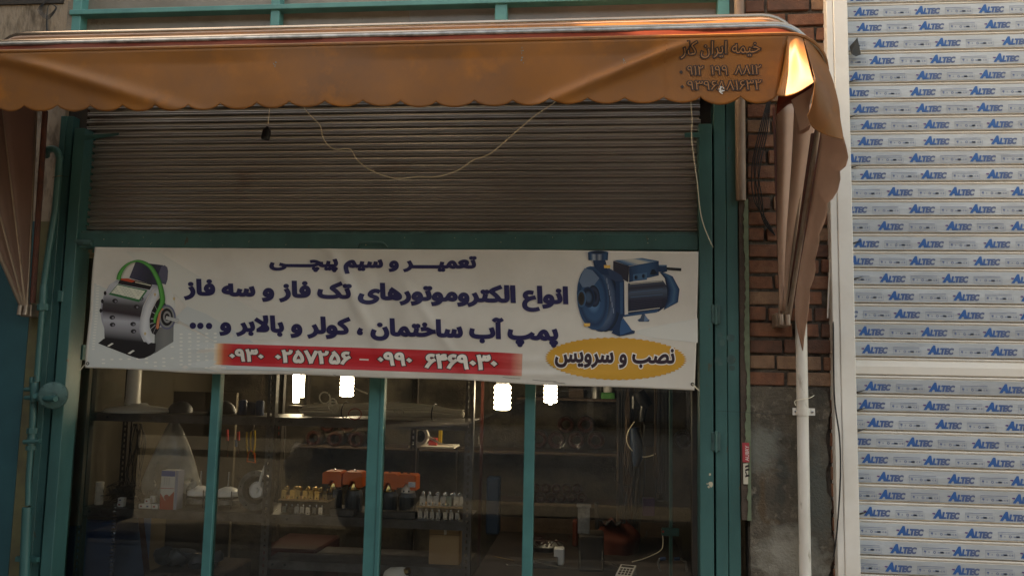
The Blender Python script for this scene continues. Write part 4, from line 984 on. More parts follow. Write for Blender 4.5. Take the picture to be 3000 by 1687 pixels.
# pivots
for x in (XR, XL):
    br = MB().box(x - .035, x + .025, -.10, -.002, ZP - .035, ZP + .03, ch=.004).build('pivot_bracket', 'arm_paint', t)
    for q in (-.018, .012): MB().tube([(x + q, -.125, ZP - .03), (x + q, -.12, ZP + .02)], .012, 10).build('pivot_cap', 'arm_paint', br, smooth=True)
# cloth stretched between the hoops, over the top and down both sides
def cloth(k, name, m, sag, inset=0.004):
    A = hoop_path(k, 8, inset); B = hoop_path(k + 1, 8, inset); rows = []
    for j in range(7):
        s = j / 6; row = []
        for i, (a, b) in enumerate(zip(A, B)):
            p = a.lerp(b, s); top = 9 < i < len(A) - 10
            q = math.sin(math.pi * s)
            if top: p.z -= sag * q * (1 + .25 * math.sin(i * 1.3 + k)); p.y += .008 * q * math.sin(i * .9 + k * 2)
            else:
                f = min(1, i / 8 if i < 20 else (len(A) - 1 - i) / 8); sgn = -1 if i < 20 else 1
                p.x += sgn * (sag * 1.0 * q + .006 * math.sin(s * 9 + k)) * f
            row.append(p)
        rows.append(row)
    n = len(rows[0]); mid = [r_[8:n - 8] for r_ in rows]; rt = [r_[:9] for r_ in rows]; lf = [r_[n - 9:] for r_ in rows]
    solid(MB().grid(mid).build(name, m[0], t, smooth='all'), .0012)
    solid(MB().grid(lf).build('side_cloth', m[2], t, smooth='all'), .0012)
cloth(0, 'top_cloth', ('canvas', 'canvas_inside', 'canvas_pink'), .03)
cloth(1, 'top_cloth', ('canvas', 'canvas_inside', 'canvas_pink'), .022)
cloth(2, 'top_cloth', ('canvas_red', 'canvas_inside', 'canvas_pink'), .03)
# soft pleats bunched between the arms at the right
for x0_, x1_, e0, e1, Ya, ww, sg in ((1950, 2006, 1961, 1970, -.40, .045, 1), (1998, 2058, 1969, 1981, -.58, .03, 1)):
    rows = []
    for j in range(21):
        v = j / 20; y = 262 + (782 - 262) * v; row = []
        for i in range(13):
            u_ = i / 12; a_ = x0_ + (e0 - x0_) * v; b_ = x1_ + (e1 - x1_) * v
            row.append(P(a_ + (b_ - a_) * u_ + 1.5 * math.sin(v * 7 + u_ * 2), y, Ya * (1 - v) - .115 * v - ww * (1 - v * .8) * math.sin(math.pi * u_ ** .8) * (1 + .2 * math.sin(v * 6))))
        rows.append(row)
    solid(MB().grid(rows).build('side_cloth', 'canvas_inside', t, smooth='all'), .0012)
# rust coloured strips along the arms
for a, b, Ya in (((1948, 270), (1963, 770), -.13), ((2068, 335), (1990, 795), -.62), ((2046, 335), (1979, 795), -.60)):
    pa, pb = P(a[0], a[1], Ya), P(b[0], b[1], -.11); d = Vector((.0085, 0, .002))
    MB().add([pa - d, pa + d, pb + d * .5, pb - d * .5, pa - d + Vector((0, .006, 0)), pa + d + Vector((0, .006, 0)), pb + d * .5 + Vector((0, .006, 0)), pb - d * .5 + Vector((0, .006, 0))],
             [(0, 1, 2, 3), (4, 5, 6, 7), (0, 1, 5, 4), (2, 3, 7, 6), (1, 2, 6, 5), (3, 0, 4, 7)]).build('edge_strip', 'rust_strip', t)
pa, pb = P(116, 278, -.16), P(84, 762, -.11); pts = []
MB().tube([pa + Vector((-.012, .01, 0)), pb + Vector((-.012, .01, 0))], .014, 8).build('edge_strip', 'rust_strip', t)

# valance along the front hoop
Y4 = hp(3, 0, HOOPS[3][0]).y; Z4 = hp(3, 0, HOOPS[3][0]).z
CUSP = [-75, -15, 55, 142, 227, 312, 395, 475, 555, 647, 730, 820, 915, 1009, 1096, 1193, 1289, 1383, 1478, 1571, 1670, 1764, 1864, 1955]
CUSY = [262, 263, 263, 265, 266, 267, 267, 266, 262, 260, 259, 258, 256, 256, 256, 253, 252, 249, 247, 245, 243, 241, 240, 241]
def yv(x, z):
    d = (z - Z4)
    f = .010 * math.sin(x * 2.1 + 1) * min(1, -d * 5) + .006 * math.sin(x * 6.5 + d * 5)
    c = .45 * (x + .05) + (Z4 - .17 - z)            # crease running down to the left under the lettering
    f -= .030 * math.exp(-(((x - .05) * .42 - (z - Z4 + .14)) / .022) ** 2) * max(0, min(1, (x + .35) * 2)) * max(0, min(1, (1.0 - x) * 3))
    f -= .022 * math.exp(-(((x + 2.25) * .30 + (z - Z4 + .09)) / .03) ** 2) * max(0, min(1, (-1.5 - x) * 2))
    f += .010 * math.sin(x * 17) * max(0, -d - .12) * 2.2
    k_ = max(0.0, min(1.0, -d * 17)); return Y4 + f * k_ - .009 * (1 - k_)
def SV(x, y, off=0.0):
    p = P(x, y, Y4); p.y = yv(p.x, p.z) - off; return p
def vtop(x): return 130 - 2 * (x / 600) if x < 600 else 128 - (x - 600) * .0225 if x < 1300 else 112.2 - (x - 1300) * .041
rows = [[] for _ in range(27)]
for i in range(len(CUSP) - 1):
    n = 10
    for j in range(n + (1 if i == len(CUSP) - 2 else 0)):
        s = j / n; x = CUSP[i] + (CUSP[i + 1] - CUSP[i]) * s; yb = CUSY[i] + (CUSY[i + 1] - CUSY[i]) * s + (15 if i < 21 else 20 if i < 22 else 19) * math.sin(math.pi * s) ** .7
        xt = x + (10 if x > 1900 else 0) * (x - 1900) / 55 * 2.4 if x > 1900 else x
        ptop = SV(xt, vtop(xt)); ptop.z = Z4 - .002; ptop.y = Y4 - .009; pbot = SV(x, yb)
        for r_ in range(27):
            v = r_ / 26; p = ptop.lerp(pbot, v); p.y = yv(p.x, p.z); rows[r_].append(p)
va = MB().grid(rows).build('valance', 'canvas', t, smooth='all'); solid(va, .0012)
# the sunlit fold at the corner
def patch(name, m, rowsD, n=8, parent=None):
    cols = [smooth_pts([P(*q) for q in r_], n) for r_ in rowsD]; k = len(cols[0]); rr = []
    for j in range(k): rr.append(smooth_pts([c_[j] for c_ in cols], n))
    o = MB().grid(rr).build(name, m, parent or t, smooth='all'); solid(o, .0012); return o
patch('corner_fold', 'canvas', [
    [(1962, 86, Y4 + .02), (1966, 120, Y4 + .025), (1958, 180, Y4 + .03), (1946, 238, Y4 + .03)],
    [(1979, 86, Y4 - .004), (1980, 120, Y4 - .008), (1972, 180, Y4 - .006), (1956, 241, Y4 - .004)],
    [(1996, 88, Y4 - .005), (1995, 130, Y4 - .03), (1986, 190, Y4 - .03), (1974, 243, Y4 - .03)],
    [(2008, 92, Y4 - .005), (2010, 135, Y4 - .06), (2012, 190, Y4 - .08), (2008, 233, Y4 - .08)],
    [(2020, 97, Y4 - .0), (2030, 140, Y4 - .08), (2043, 190, Y4 - .12), (2049, 207, Y4 - .13)],
])
patch('corner_flap', 'canvas', [
    [(2022, 96, Y4), (2036, 150, Y4 - .085), (2048, 190, Y4 - .12), (2050, 208, Y4 - .13), (2042, 262, Y4 - .09), (2031, 292, Y4 - .07)],
    [(2036, 103, Y4 + .02), (2055, 160, Y4 - .06), (2064, 210, Y4 - .09), (2064, 240, Y4 - .09), (2058, 290, Y4 - .07), (2045, 322, Y4 - .05)],
    [(2052, 118, Y4 + .05), (2074, 180, Y4 - .02), (2088, 240, Y4 - .05), (2090, 275, Y4 - .05), (2090, 310, Y4 - .04), (2080, 341, Y4 - .03)],
    [(2068, 135, Y4 + .10), (2094, 200, Y4 + .03), (2110, 262, Y4 - .0), (2114, 300, Y4 + .01), (2119, 330, Y4 + .01), (2122, 352, Y4 + .01)],
])
# the inner faces that show below the fold
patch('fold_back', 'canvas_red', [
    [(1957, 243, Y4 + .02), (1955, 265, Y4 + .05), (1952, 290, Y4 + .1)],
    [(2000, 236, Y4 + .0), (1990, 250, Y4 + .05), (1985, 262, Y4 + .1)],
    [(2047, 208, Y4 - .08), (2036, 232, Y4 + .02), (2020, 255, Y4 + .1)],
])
patch('fold_back', 'canvas_inside', [
    [(1986, 238, Y4 + .05), (1999, 280, Y4 + .09), (2012, 330, Y4 + .16)],
    [(2022, 222, Y4 + .0), (2026, 275, Y4 + .04), (2028, 322, Y4 + .12)],
    [(2052, 208, Y4 - .05), (2036, 268, Y4 - .0), (2040, 312, Y4 + .10)],
])
patch('fold_back', 'canvas_inside', [
    [(2012, 300, Y4 + .22), (2004, 325, Y4 + .22), (2003, 342, Y4 + .22)],
    [(2034, 310, Y4 + .15), (2024, 332, Y4 + .16), (2016, 338, Y4 + .18)],
    [(2040, 312, Y4 + .12), (2036, 326, Y4 + .13), (2030, 330, Y4 + .15)],
])
# side valance hanging off the outer arm, its inside towards us
edge = [(2122, 345), (2130, 375), (2134, 396), (2128, 418), (2113, 431), (2114, 452), (2108, 478), (2095, 500), (2081, 511), (2081, 532), (2075, 558), (2066, 578), (2061, 590),
        (2061, 610), (2054, 640), (2050, 655), (2052, 680), (2046, 704), (2037, 727), (2037, 750), (2034, 780), (2030, 810), (2027, 825), (2023, 850), (2020, 882)]
arm = [(2066, 335), (2065, 350), (2063, 365), (2061, 380), (2059, 396), (2056, 412), (2053, 430), (2050, 450), (2047, 470), (2044, 490), (2040, 512), (2036, 536), (2032, 560), (2028, 585), (2023, 610), (2019, 635),
       (2014, 660), (2010, 685), (2006, 710), (2003, 730), (2001, 750), (2000, 775), (2001, 800), (2007, 835), (2018, 880)]
def rs_(l, n):
    out = []
    for i in range(n):
        f = i / (n - 1) * (len(l) - 1); k = min(int(f), len(l) - 2); out.append(lerp(l[k], l[k + 1], f - k))
    return out
E_ = rs_(edge, 73); A2 = rs_(arm, 73); rows = []
for i, (a, e) in enumerate(zip(A2, E_)):
    v = i / 72; ya = -.70 + .58 * v; row = []
    for j in range(9):
        s = j / 8; row.append(P(a[0] + (e[0] - a[0]) * s, a[1] + (e[1] - a[1]) * s, ya - .13 * s * (1 - v * .5) + .03 * math.sin(s * 3.1) + .012 * math.sin(v * 14 + s * 3) * s))
    rows.append(row)
solid(MB().grid(rows).build('side_valance', 'canvas_inside', t, smooth='all'), .0012)
# valance lettering: hollow brushed letters
INKD = (.028, .018, .016)
def val_text(body, quad, shp=False):
    s = shape_ar(body) if shp else body; V0, F0 = text2d(s, .058, bx=1.4); ref = bbox2(V0); mb = MB()
    lay_text(mb, V0, F0, quad, SV, .0035, INKD, ref=ref); V, F = text2d(s, -.003); lay_text(mb, V, F, quad, SV, .0042, (.30, .125, .045), ref=ref)
    mb.build('lettering', INK, va)
val_text('خیمه ایران کار', (1709, 1915, 106, 150, 101, 146), True)
for s, a, b in (('۰', 1709, 1719), ('۹۱۲', 1727, 1773), ('۱۹۹', 1786, 1834), ('۸۸۱۲', 1846, 1917)):
    if s == '۰': mb = MB(); mb.add([SV(1714 + dx, 180 + dy, .0035) for dx, dy in ((-5, 0), (0, -5), (5, 0), (0, 5))], [(0, 1, 2, 3)], 0, INKD); mb.build('lettering', INK, va)
    else: val_text(s, (a, b, 162, 189, 162, 190))
mb = MB(); mb.add([SV(1717 + dx, 216.5 + dy, .0035) for dx, dy in ((-5, 0), (0, -5), (5, 0), (0, 5))], [(0, 1, 2, 3)], 0, INKD); mb.build('lettering', INK, va)
val_text('۹۳۹۶۸۸۱۶۳۲', (1727, 1919, 199, 226, 199, 228))
mb = MB()
for k in range(26): x, y = 1815 + rs.gauss(0, 4), 222 + rs.gauss(0, 5); mb.add([SV(x + rs.uniform(1, 2.4) * math.cos(a), y + rs.uniform(1, 2.2) * math.sin(a), .005) for a in [q * 1.26 for q in range(5)]], [tuple(range(5))], 0, (.6, .58, .55))
mb.build('white_splash', INK, va)
mb = MB()
for cx, cy in ((1314, 132), (1315, 150), (1571, 155), (694, 165)):
    for k in range(5): x, y = cx + rs.gauss(0, 2.4), cy + rs.gauss(0, 5); mb.add([SV(x + rs.uniform(.5, 1.4) * math.cos(a), y + rs.uniform(.8, 2.6) * math.sin(a), .003) for a in [q * 1.26 for q in range(5)]], [tuple(range(5))], 0, (.10, .24, .26))
mb.build('paint_specks', INK, va)
# patch seam on the right of the valance
mb = MB(); mb.grid([[SV(1673 + 2 * math.sin(k), 100 + k * 14.5, .0022) for k in range(11)], [SV(1676 + 2 * math.sin(k), 100 + k * 14.5, .0022) for k in range(11)]]); mb.build('seam', 'canvas', va)

# ------------------------------------------------------------------ cords in front of the shutter
t = thing('lamp_socket', 'empty black lamp socket hanging on a cord below the valance', 'lamp socket', P(668, 330, -.3))
mb = MB().tube(dpts([(680, 240, -.32), (677, 285, -.3), (674, 312, -.3)], 4), .0028, 6); mb.build('cord', 'cord', t, smooth=True)
c = P(667, 352, -.3)
MB().lathe([(0, 0), (.017, 0), (.0205, .004), (.021, .012), (.0195, .045), (.016, .052), (.009, .058), (.005, .066), (0, .066)], c, (.13, 0, 1), 18).build('shell', 'black_plastic', t, smooth=True)
tag(MB().tube(dpts([(748, 240, -.3), (771, 280, -.28), (790, 300, -.26), (806, 318, -.25), (812, 345, -.25), (826, 367, -.25), (845, 376, -.25), (868, 374, -.25), (884, 378, -.25), (898, 402, -.25), (925, 424, -.25), (965, 442, -.25), (1003, 449, -.25),
    (1050, 445, -.25), (1095, 445, -.25), (1132, 436, -.25), (1160, 424, -.25), (1190, 403, -.25), (1218, 394, -.25), (1245, 378, -.26), (1300, 330, -.28), (1350, 288, -.3), (1390, 262, -.31), (1410, 240, -.32)], 4), .0031, 6).build('drooping_wire', 'cord', smooth=True),
    'pale cord drooping in a loop across the brown shutter', 'cord')
tag(MB().tube(dpts([(1736, 220, -.12), (1738, 262, -.12), (1741, 300, -.1), (1740, 350, -.08), (1747, 410, -.075), (1754, 460, -.07), (1760, 520, -.07), (1768, 560, -.065), (1780, 592, -.06), (1789, 612, -.055), (1794, 622, -.03)], 4), .0022, 6).build('drooping_wire', 'cord', smooth=True),
    'thin cord hanging down beside the right guide rail', 'cord')
# ------------------------------------------------------------------ inside the shop
ZU, ZL, ZB = 1.335, .808, .565
YF, YR = .45, .85
def X_(x, y, Y): return P(x, y, Y).x
t = thing('shelving_rack', 'grey slotted-angle shelving rack behind the shop window', 'shelving', (-1, .6, 0))
def slotted(xc, y, w, m, z0=0, z1=2.1):
    mb = MB(); mb.box(xc - w / 2, xc - w * .14, y, y + .003, z0, z1); mb.box(xc + w * .14, xc + w / 2, y, y + .003, z0, z1)
    z = z0
    while z < z1: mb.box(xc - w * .14, xc + w * .14, y, y + .003, z, z + .016); z += .034
    mb.box(xc + w / 2 - .003, xc + w / 2, y + .003, y + w, z0, z1)
    return mb.build('post', m, t)
for x, yy, Y, w, m in ((217, 1100, YF, .036, 'rack_brown'), (674, 1200, YF, .045, 'rack'), (1176, 1250, YF, .046, 'rack'), (314, 1100, YR, .036, 'rack_brown'), (327, 1100, YR + .03, .02, 'rack_brown'), (700, 1100, YR, .04, 'rack_brown'), (1040, 1100, YR, .035, 'rack_brown')):
    slotted(X_(x, yy, Y), Y - .004, w, m)
xa, xb, xm = X_(217, 1100, YF), X_(1176, 1250, YF), X_(674, 1200, YF)
for z in (ZU, ZL, ZB):
    for a, b in ((xa, xm), (xm, xb)):
        if z == ZB and a == xa: continue
        sh = MB().box(a + .003, b - .003, YF, YR, z - .004, z).build('shelf', 'rack', t)
        MB().box(a + .003, b - .003, YF + .0, YF + .004, z - .046, z - .0045).build('shelf_lip', 'rack', sh)
        for q in (.05, .12): MB().lathe([(0, 0), (.008, 0), (.0075, .0015), (0, .002)], (a + q, YF - .0003, z - .022), (0, -1, 0), 8).build('bolt_hole', 'black_plastic', sh)
# ceiling lamps: compact fluorescent bulbs
def cfl(label, x, ytop, ybot, Y, wd, n, tip):
    u_ = unit(Y); zt, zb = P(x, ytop, Y).z, P(x, ybot, Y).z; xx = P(x, (ytop + ybot) / 2, Y).x; R = wd * u_ / 2
    t = thing('cfl_bulb', label, 'light bulb', (xx, Y, zb), 'lit bulbs hanging in the shop')
    prof = [(0, 0)]; h = (zt - zb); st_ = .0 if not tip else .012
    if tip: prof += [(R * .22, 0.002), (R * .3, st_)]
    for k in range(n * 4 + 1):
        a = k / 4; prof.append((R * (.80 + .20 * abs(math.sin(math.pi * a)) ** .7) * (.82 if k == 0 else 1), st_ + (h - st_) * k / (n * 4)))
    prof.append((0, h)); MB().lathe(prof, (xx, Y, zb), n=20).build('tube', 'cfl', t, smooth=True)
    MB().lathe([(R * .75, 0), (R * .8, .03), (R * .5, .06), (R * .45, .11), (0, .11)], (xx, Y, zb + h + .001), n=16).build('base', 'white_plastic', t, smooth=True)
    MB().tube([(xx, Y, zb + h + .11), (xx, Y, 3.0)], .003, 5).build('cord', 'black_plastic', t)
cfl('lit coiled bulb second from the right, the largest glow beside the third glazing bar', 1264, 968, 1031, .95, 43, 5, False)
cfl('lit coiled bulb with a pointed tip right of the third glazing bar', 1385, 962, 1018, 1.2, 34, 5, True)
cfl('lit coiled bulb above the white cable bundle', 873, 940, 997, 1.25, 36, 6, False)
# tube lamp seen between the shelf uprights
t = thing('tube_lamp', 'pair of bright upright lamp tubes beside the middle post', 'lamp', P(752, 970, 1.5), )
for x, yb in ((745, 1012), (761, 999)): MB().tube([P(x, 900, 1.5), P(x, yb, 1.5)], .021, 10).build('tube', 'cfl', t, smooth=True)
MB().box(P(767, 970, 1.45).x, P(775, 970, 1.45).x, 1.44, 1.5, P(770, 1025, 1.45).z, 1.75).build('reflector', 'dark_iron', t)
MB().box(P(729, 970, 1.45).x, P(777, 970, 1.45).x, 1.44, 1.5, P(770, 1030, 1.45).z, P(770, 1020, 1.45).z).build('holder', 'dark_iron', t)

# white stand base
u_ = unit(.62); c = Vector((X_(350, 1000, .62), .62, ZU))
t = thing('stand_base', 'round white stand base with a thick post on the upper shelf', 'stand', c)
MB().lathe([(0, 0), (.185, 0), (.19, .008), (.175, .020), (.12, .030), (.06, .038), (.045, .05), (0, .05)], c, n=36).build('foot', 'white_ceramic', t, smooth=True)
MB().lathe([(.046, .04), (.041, .08), (.038, .32), (0, .32)], c + Vector((-.038, 0, 0)), n=20).build('post', 'white_ceramic', t, smooth=True)
for i, (x, r_, lab) in enumerate(((455, .07, 'dark domed motor cowl beside the white stand base'), (560, .08, 'dark domed motor cowl behind the first glazing bar'), (632, .075, 'dark blue domed motor cowl left of the middle post'))):
    c = Vector((X_(x, 1010, .68), .68, ZU))
    tag(MB().lathe([(r_, 0), (r_ * .98, r_ * .3), (r_ * .8, r_ * .62), (r_ * .5, r_ * .85), (r_ * .2, r_ * .95), (0, r_ * .96)], c, n=24).build('motor_cowl', 'blue_dark' if i == 2 else 'motor_grey', smooth=True), lab, 'motor cowl', 'motor cowls on the upper shelf')
for x, m, lab in ((612, 'blue_paint', 'small blue canister among the domed cowls'), (655, 'blue_paint', 'small blue canister next to the middle post')):
    c = Vector((X_(x, 1000, .6), .6, ZU)); tag(MB().lathe([(.022, 0), (.024, .005), (.024, .075), (.018, .085), (0, .087)], c, n=14).build('canister', m, smooth=True), lab, 'canister')
# cable bundle
t = thing('cable_bundle', 'bundle of white cables with loose loops on the upper shelf', 'cables', (X_(950, 1020, .6), .6, ZU))
rc = random.Random(4); mb = MB()
for k in range(46):
    a = rc.uniform(0, 6.28); q = math.sqrt(rc.random()); dy = q * math.cos(a) * .07; dz = q * math.sin(a)
    pts = []
    for x, s in ((783, 1.0), (850, .95), (920, 1.0), (1000, 1.15), (1080, .85), (1130, .7), (1163, .62)):
        pts.append(Vector((X_(x, 1020, .56) + rc.uniform(-.01, .01) + (rc.uniform(-.06, 0) if x == 783 else 0), .56 + dy * s, ZU + .040 + .036 * dz * s + .002 * rc.random() + (.012 if 900 < x < 1090 else 0))))
    mb.tube(smooth_pts(pts, 3), .0042, 5)
mb.build('strands', 'cable_white', t, smooth=True)
for cx, cy, r_, ax_ in ((817, 1000, 14.5, (.1, 1, .1)), (838, 1012, 10, (.3, 1, .2)), (838, 1022, 12.5, (-.2, 1, .1)), (1004, 1034, 13, (.1, .6, .9)), (842, 1030, 11, (.4, 1, 0))):
    c = P(cx, cy, .47); ax = Vector(ax_).normalized(); u1 = ax.orthogonal().normalized(); v1 = ax.cross(u1)
    MB().tube([c + (u1 * math.cos(a) + v1 * math.sin(a)) * r_ * unit(.47) for a in np.linspace(0, 6.1, 20)], .0042, 6).build('loop', 'cable_white', t, smooth=True)
MB().tube(dpts([(873, 998, .5), (878, 975, .5), (886, 973, .5), (905, 982, .5), (925, 990, .52)], 4), .004, 6).build('loop', 'cable_white', t, smooth=True)
for x in (1093, 870): MB().tube([Vector((X_(x, 1020, .56) + .004 * math.sin(a), .56 + .078 * math.cos(a), ZU + .045 + .046 * math.sin(a))) for a in np.linspace(0, 6.28, 18)], .0035, 5).build('tie', 'black_plastic', t)
c = P(893, 1041, .44); tag(MB().tube([c + Vector((.036 * math.cos(a), 0, .03 * math.sin(a))) for a in np.linspace(0, 6.28, 24)], .0025, 5).build('wire_ring', 'red_plastic', smooth=True), 'thin dark red ring of wire hung on the upper shelf lip', 'wire ring')

# lower shelf, left bay
t = thing('white_spool', 'pale ribbed spool at the left end of the lower shelf', 'spool', (X_(250, 1240, .55), .55, ZL))
for k in range(6): MB().lathe([(0, 0), (.022, 0), (.0235, .005), (.0235, .016), (.022, .020), (0, .020)], (X_(250, 1240, .55), .55, ZL + k * .0215), n=16).build('disc', 'cable_white', t, smooth=True)
rc = random.Random(9); mb = MB()
for k in range(90):
    c = Vector((X_(316, 1240, .6) + rc.gauss(0, .05), .6 + rc.gauss(0, .04), ZL + .045 + abs(rc.gauss(0, .03)))); q = [c + Vector((rc.gauss(0, .03), rc.gauss(0, .03), rc.gauss(0, .022))) for _ in range(4)]
    for p in q: p.z = max(p.z, ZL + .003)
    mb.tube(smooth_pts(q, 3), .0018, 4)
tag(mb.build('wire_tangle', 'dark_iron'), 'dark tangle of scrap wire on the lower shelf', 'wire tangle')
lab = ['left end of the lower row', 'second in the lower row', 'third in the lower row', 'right end of the lower row', 'front one of the upper pair', 'rear one of the upper pair', 'nearest the spool, lower', 'nearest the spool, upper']
for k, (x, y, w_, dep) in enumerate(((357, 1275, 17, .48), (373, 1275, 17, .48), (390, 1276, 16, .48), (406, 1276, 12, .49), (370, 1264, 15, .5), (382, 1256, 12, .53), (302, 1273, 16, .5), (303, 1267, 15, .5))):
    uu_ = unit(dep); xx = X_(x, 1265, dep); h = .024; lv = 1 if k in (4, 5, 7) else 0
    tb = thing('component_box', 'tiny white printed box, ' + lab[k], 'box', (xx, dep, ZL), 'tiny white boxes on the lower shelf')
    z0 = ZL + lv * .0255 + (.012 if k == 5 else 0)
    MB().box(xx - w_ * uu_ / 2, xx + w_ * uu_ / 2, dep, dep + .03, ZL + lv * .0255 if k != 5 else ZL + .0255, z0 + h, ch=.0008).build('carton', 'paper', tb)
    MB().box(xx - w_ * uu_ * .3, xx + w_ * uu_ * .05, dep - .0006, dep, z0 + .008, z0 + .016, col=(.08, .1, .2) if k % 2 else (.3, .05, .05)).build('print', INK, tb)
xx, xb_ = X_(404, 1230, .47), X_(446, 1230, .47)
t = thing('bulb_box', 'tall blue, white and red light bulb box on the lower shelf', 'box', (xx, .47, ZL)); zt = P(425, 1183, .47).z
MB().box(xx, xb_ - .018, .47, .54, ZL, zt, ch=.001, col=(.62, .60, .58)).build('carton', INK, t)
MB().box(xx, xb_ - .018, .4692, .4698, zt - .032, zt - .001, col=(.04, .09, .30)).build('blue_band', INK, t)
mb = MB(); q = xb_ - .018; mb.add([(xx, .4692, ZL), (q, .4692, ZL), (q, .4692, ZL + .10), (xx + .03, .4692, ZL + .05), (xx, .4692, ZL + .09)], [(0, 1, 2, 3, 4)], 0, (.40, .03, .02)); mb.build('red_band', INK, t)
mb = MB(); mb.add([(xx + .038 + .015 * math.cos(a), .4688, ZL + .068 + .015 * math.sin(a)) for a in [k * .524 for k in range(12)]], [tuple(range(12))], 0, (.35, .04, .04)); mb.box(xx, q, .4688, .4691, ZL + .115, ZL + .118, col=(.4, .03, .03))
for i in range(3):
    for j in range(3): a, b = xx + .016 + i * .014, ZL + .135 + j * .015; mb.add([(a, .4688, b), (a + .003, .4688, b), (a + .008, .4688, b + .011), (a + .005, .4688, b + .011)], [(0, 1, 2, 3)], 0, (.12, .11, .12))
V, F = text2d('LAMP', .03); bb_ = bbox2(V); mb.add([(xx + .006 + (p[0] - bb_[0]) / (bb_[1] - bb_[0]) * .05, .4686, zt - .022 + (p[1] - bb_[2]) / (bb_[3] - bb_[2]) * .012) for p in V], F, 0, (.5, .3, .1)) if False else None
mb.build('print', INK, t)
MB().box(xb_ - .0175, xb_, .472, .54, ZL, zt, ch=.001, col=(.30, .32, .42)).build('side_panel', INK, t)
# clear plastic bag of parts
t = thing('plastic_bag', 'clear plastic bag of grey parts hanging open above the lower shelf', 'bag', (X_(425, 1200, .62), .62, ZL))
rows = []; rc = random.Random(2)
for j in range(13):
    v = j / 12; r_ = .012 + .15 * min(1, v * 1.35) ** .8 * (1 if v < .85 else 1 - (v - .85) * 1.6); row = []
    for k in range(29):
        a = 2 * math.pi * (k % 28) / 28; q = r_ * (1 + .10 * math.sin(a * 5 + v * 4) * v + .05 * math.sin(a * 11))
        row.append(Vector((X_(428, 1150, .62) + q * math.cos(a) + .02 * v, .64 + q * .7 * math.sin(a), P(428, 1052, .62).z + (ZL + .004 - P(428, 1052, .62).z) * v)))
    rows.append(row)
MB().grid(rows).build('film', 'film_bag', t, smooth='all')
mb = MB()
for k in range(16): c = Vector((X_(425, 1200, .62) + rc.gauss(0, .06), .66 + rc.gauss(0, .03), ZL + .05 + rc.random() * .12)); mb.lathe([(0, -.018), (.03, -.016), (.034, 0), (.03, .016), (0, .018)], c, (rc.gauss(0, 1), rc.gauss(0, 1), 1), 10)
tag(mb.build('parts', 'glass_bag', t, smooth=True))
# pancake motors
def pancake(label, x, dep):
    c = Vector((X_(x, 1250, dep), dep, ZL)); t = thing('cooler_motor', label, 'motor', c, 'flat round motors on the lower shelf')
    MB().lathe([(0, .018), (.066, .018), (.072, .024), (.072, .045), (.066, .05), (0, .05)], c, n=26).build('lower_housing', 'dull_steel', t, smooth=True)
    MB().lathe([(0, .051), (.058, .051), (.058, .064), (0, .064)], c, n=26).build('winding', 'dark_iron', t, smooth=True)
    MB().lathe([(0, .065), (.070, .065), (.074, .07), (.070, .092), (.045, .105), (.02, .115), (0, .116)], c, n=26).build('upper_housing', 'white_ceramic', t, smooth=True)
    MB().tube([c + Vector((0, 0, .11)), c + Vector((0, 0, .20))], .006, 8).build('shaft', 'steel', t, smooth=True)
    for a in (.6, 2.2, 3.9, 5.4): MB().tube([c + Vector((.076 * math.cos(a), .076 * math.sin(a), .0)), c + Vector((.076 * math.cos(a), .076 * math.sin(a), .10))], .003, 6).build('bolt', 'steel', t)
pancake('flat round motor with upright shaft, left of the first glazing bar', 503, .62)
pancake('flat round motor with upright shaft, right of the first glazing bar', 573, .62)
# blower housing standing on edge
c = P(653, 1232, .58); t = thing('blower_housing', 'round grey blower housing with a white hub and curved strap leaning on the lower shelf', 'blower', c)
ax = Vector((-.18, -1, .1)); r0 = (c.z - ZL) / .99
MB().lathe([(r0 * .72, 0), (r0 * .98, 0), (r0, .01), (r0, .05), (r0 * .72, .05)], c, ax, 36, close=True).build('rim', 'dull_steel', t, smooth=True)
MB().lathe([(0, -.01), (r0 * .72, -.01), (r0 * .72, .0), (0, .0)], c, ax, 30).build('back_plate', 'dark_iron', t)
MB().lathe([(0, 0), (r0 * .44, 0), (r0 * .44, .03), (r0 * .38, .04), (r0 * .34, .028), (r0 * .14, .026), (r0 * .12, .045), (0, .045)], c, ax, 26).build('hub', 'white_ceramic', t, smooth=True)
for k in range(5):
    a = k * 1.256 + .3; an = ax.normalized(); u1 = an.orthogonal().normalized(); v1 = an.cross(u1); q = c + (u1 * math.cos(a) + v1 * math.sin(a)) * r0 * .86 + an * .05
    MB().lathe([(0, 0), (.004, 0), (.004, .001), (0, .001)], q, ax, 8).build('rivet', 'black_plastic', t)
MB().tube(dpts([(673, 1160, .5), (664, 1180, .5), (656, 1205, .51), (654, 1222, .52)], 4), .009, 8).build('strap', 'white_ceramic', t, smooth=True)

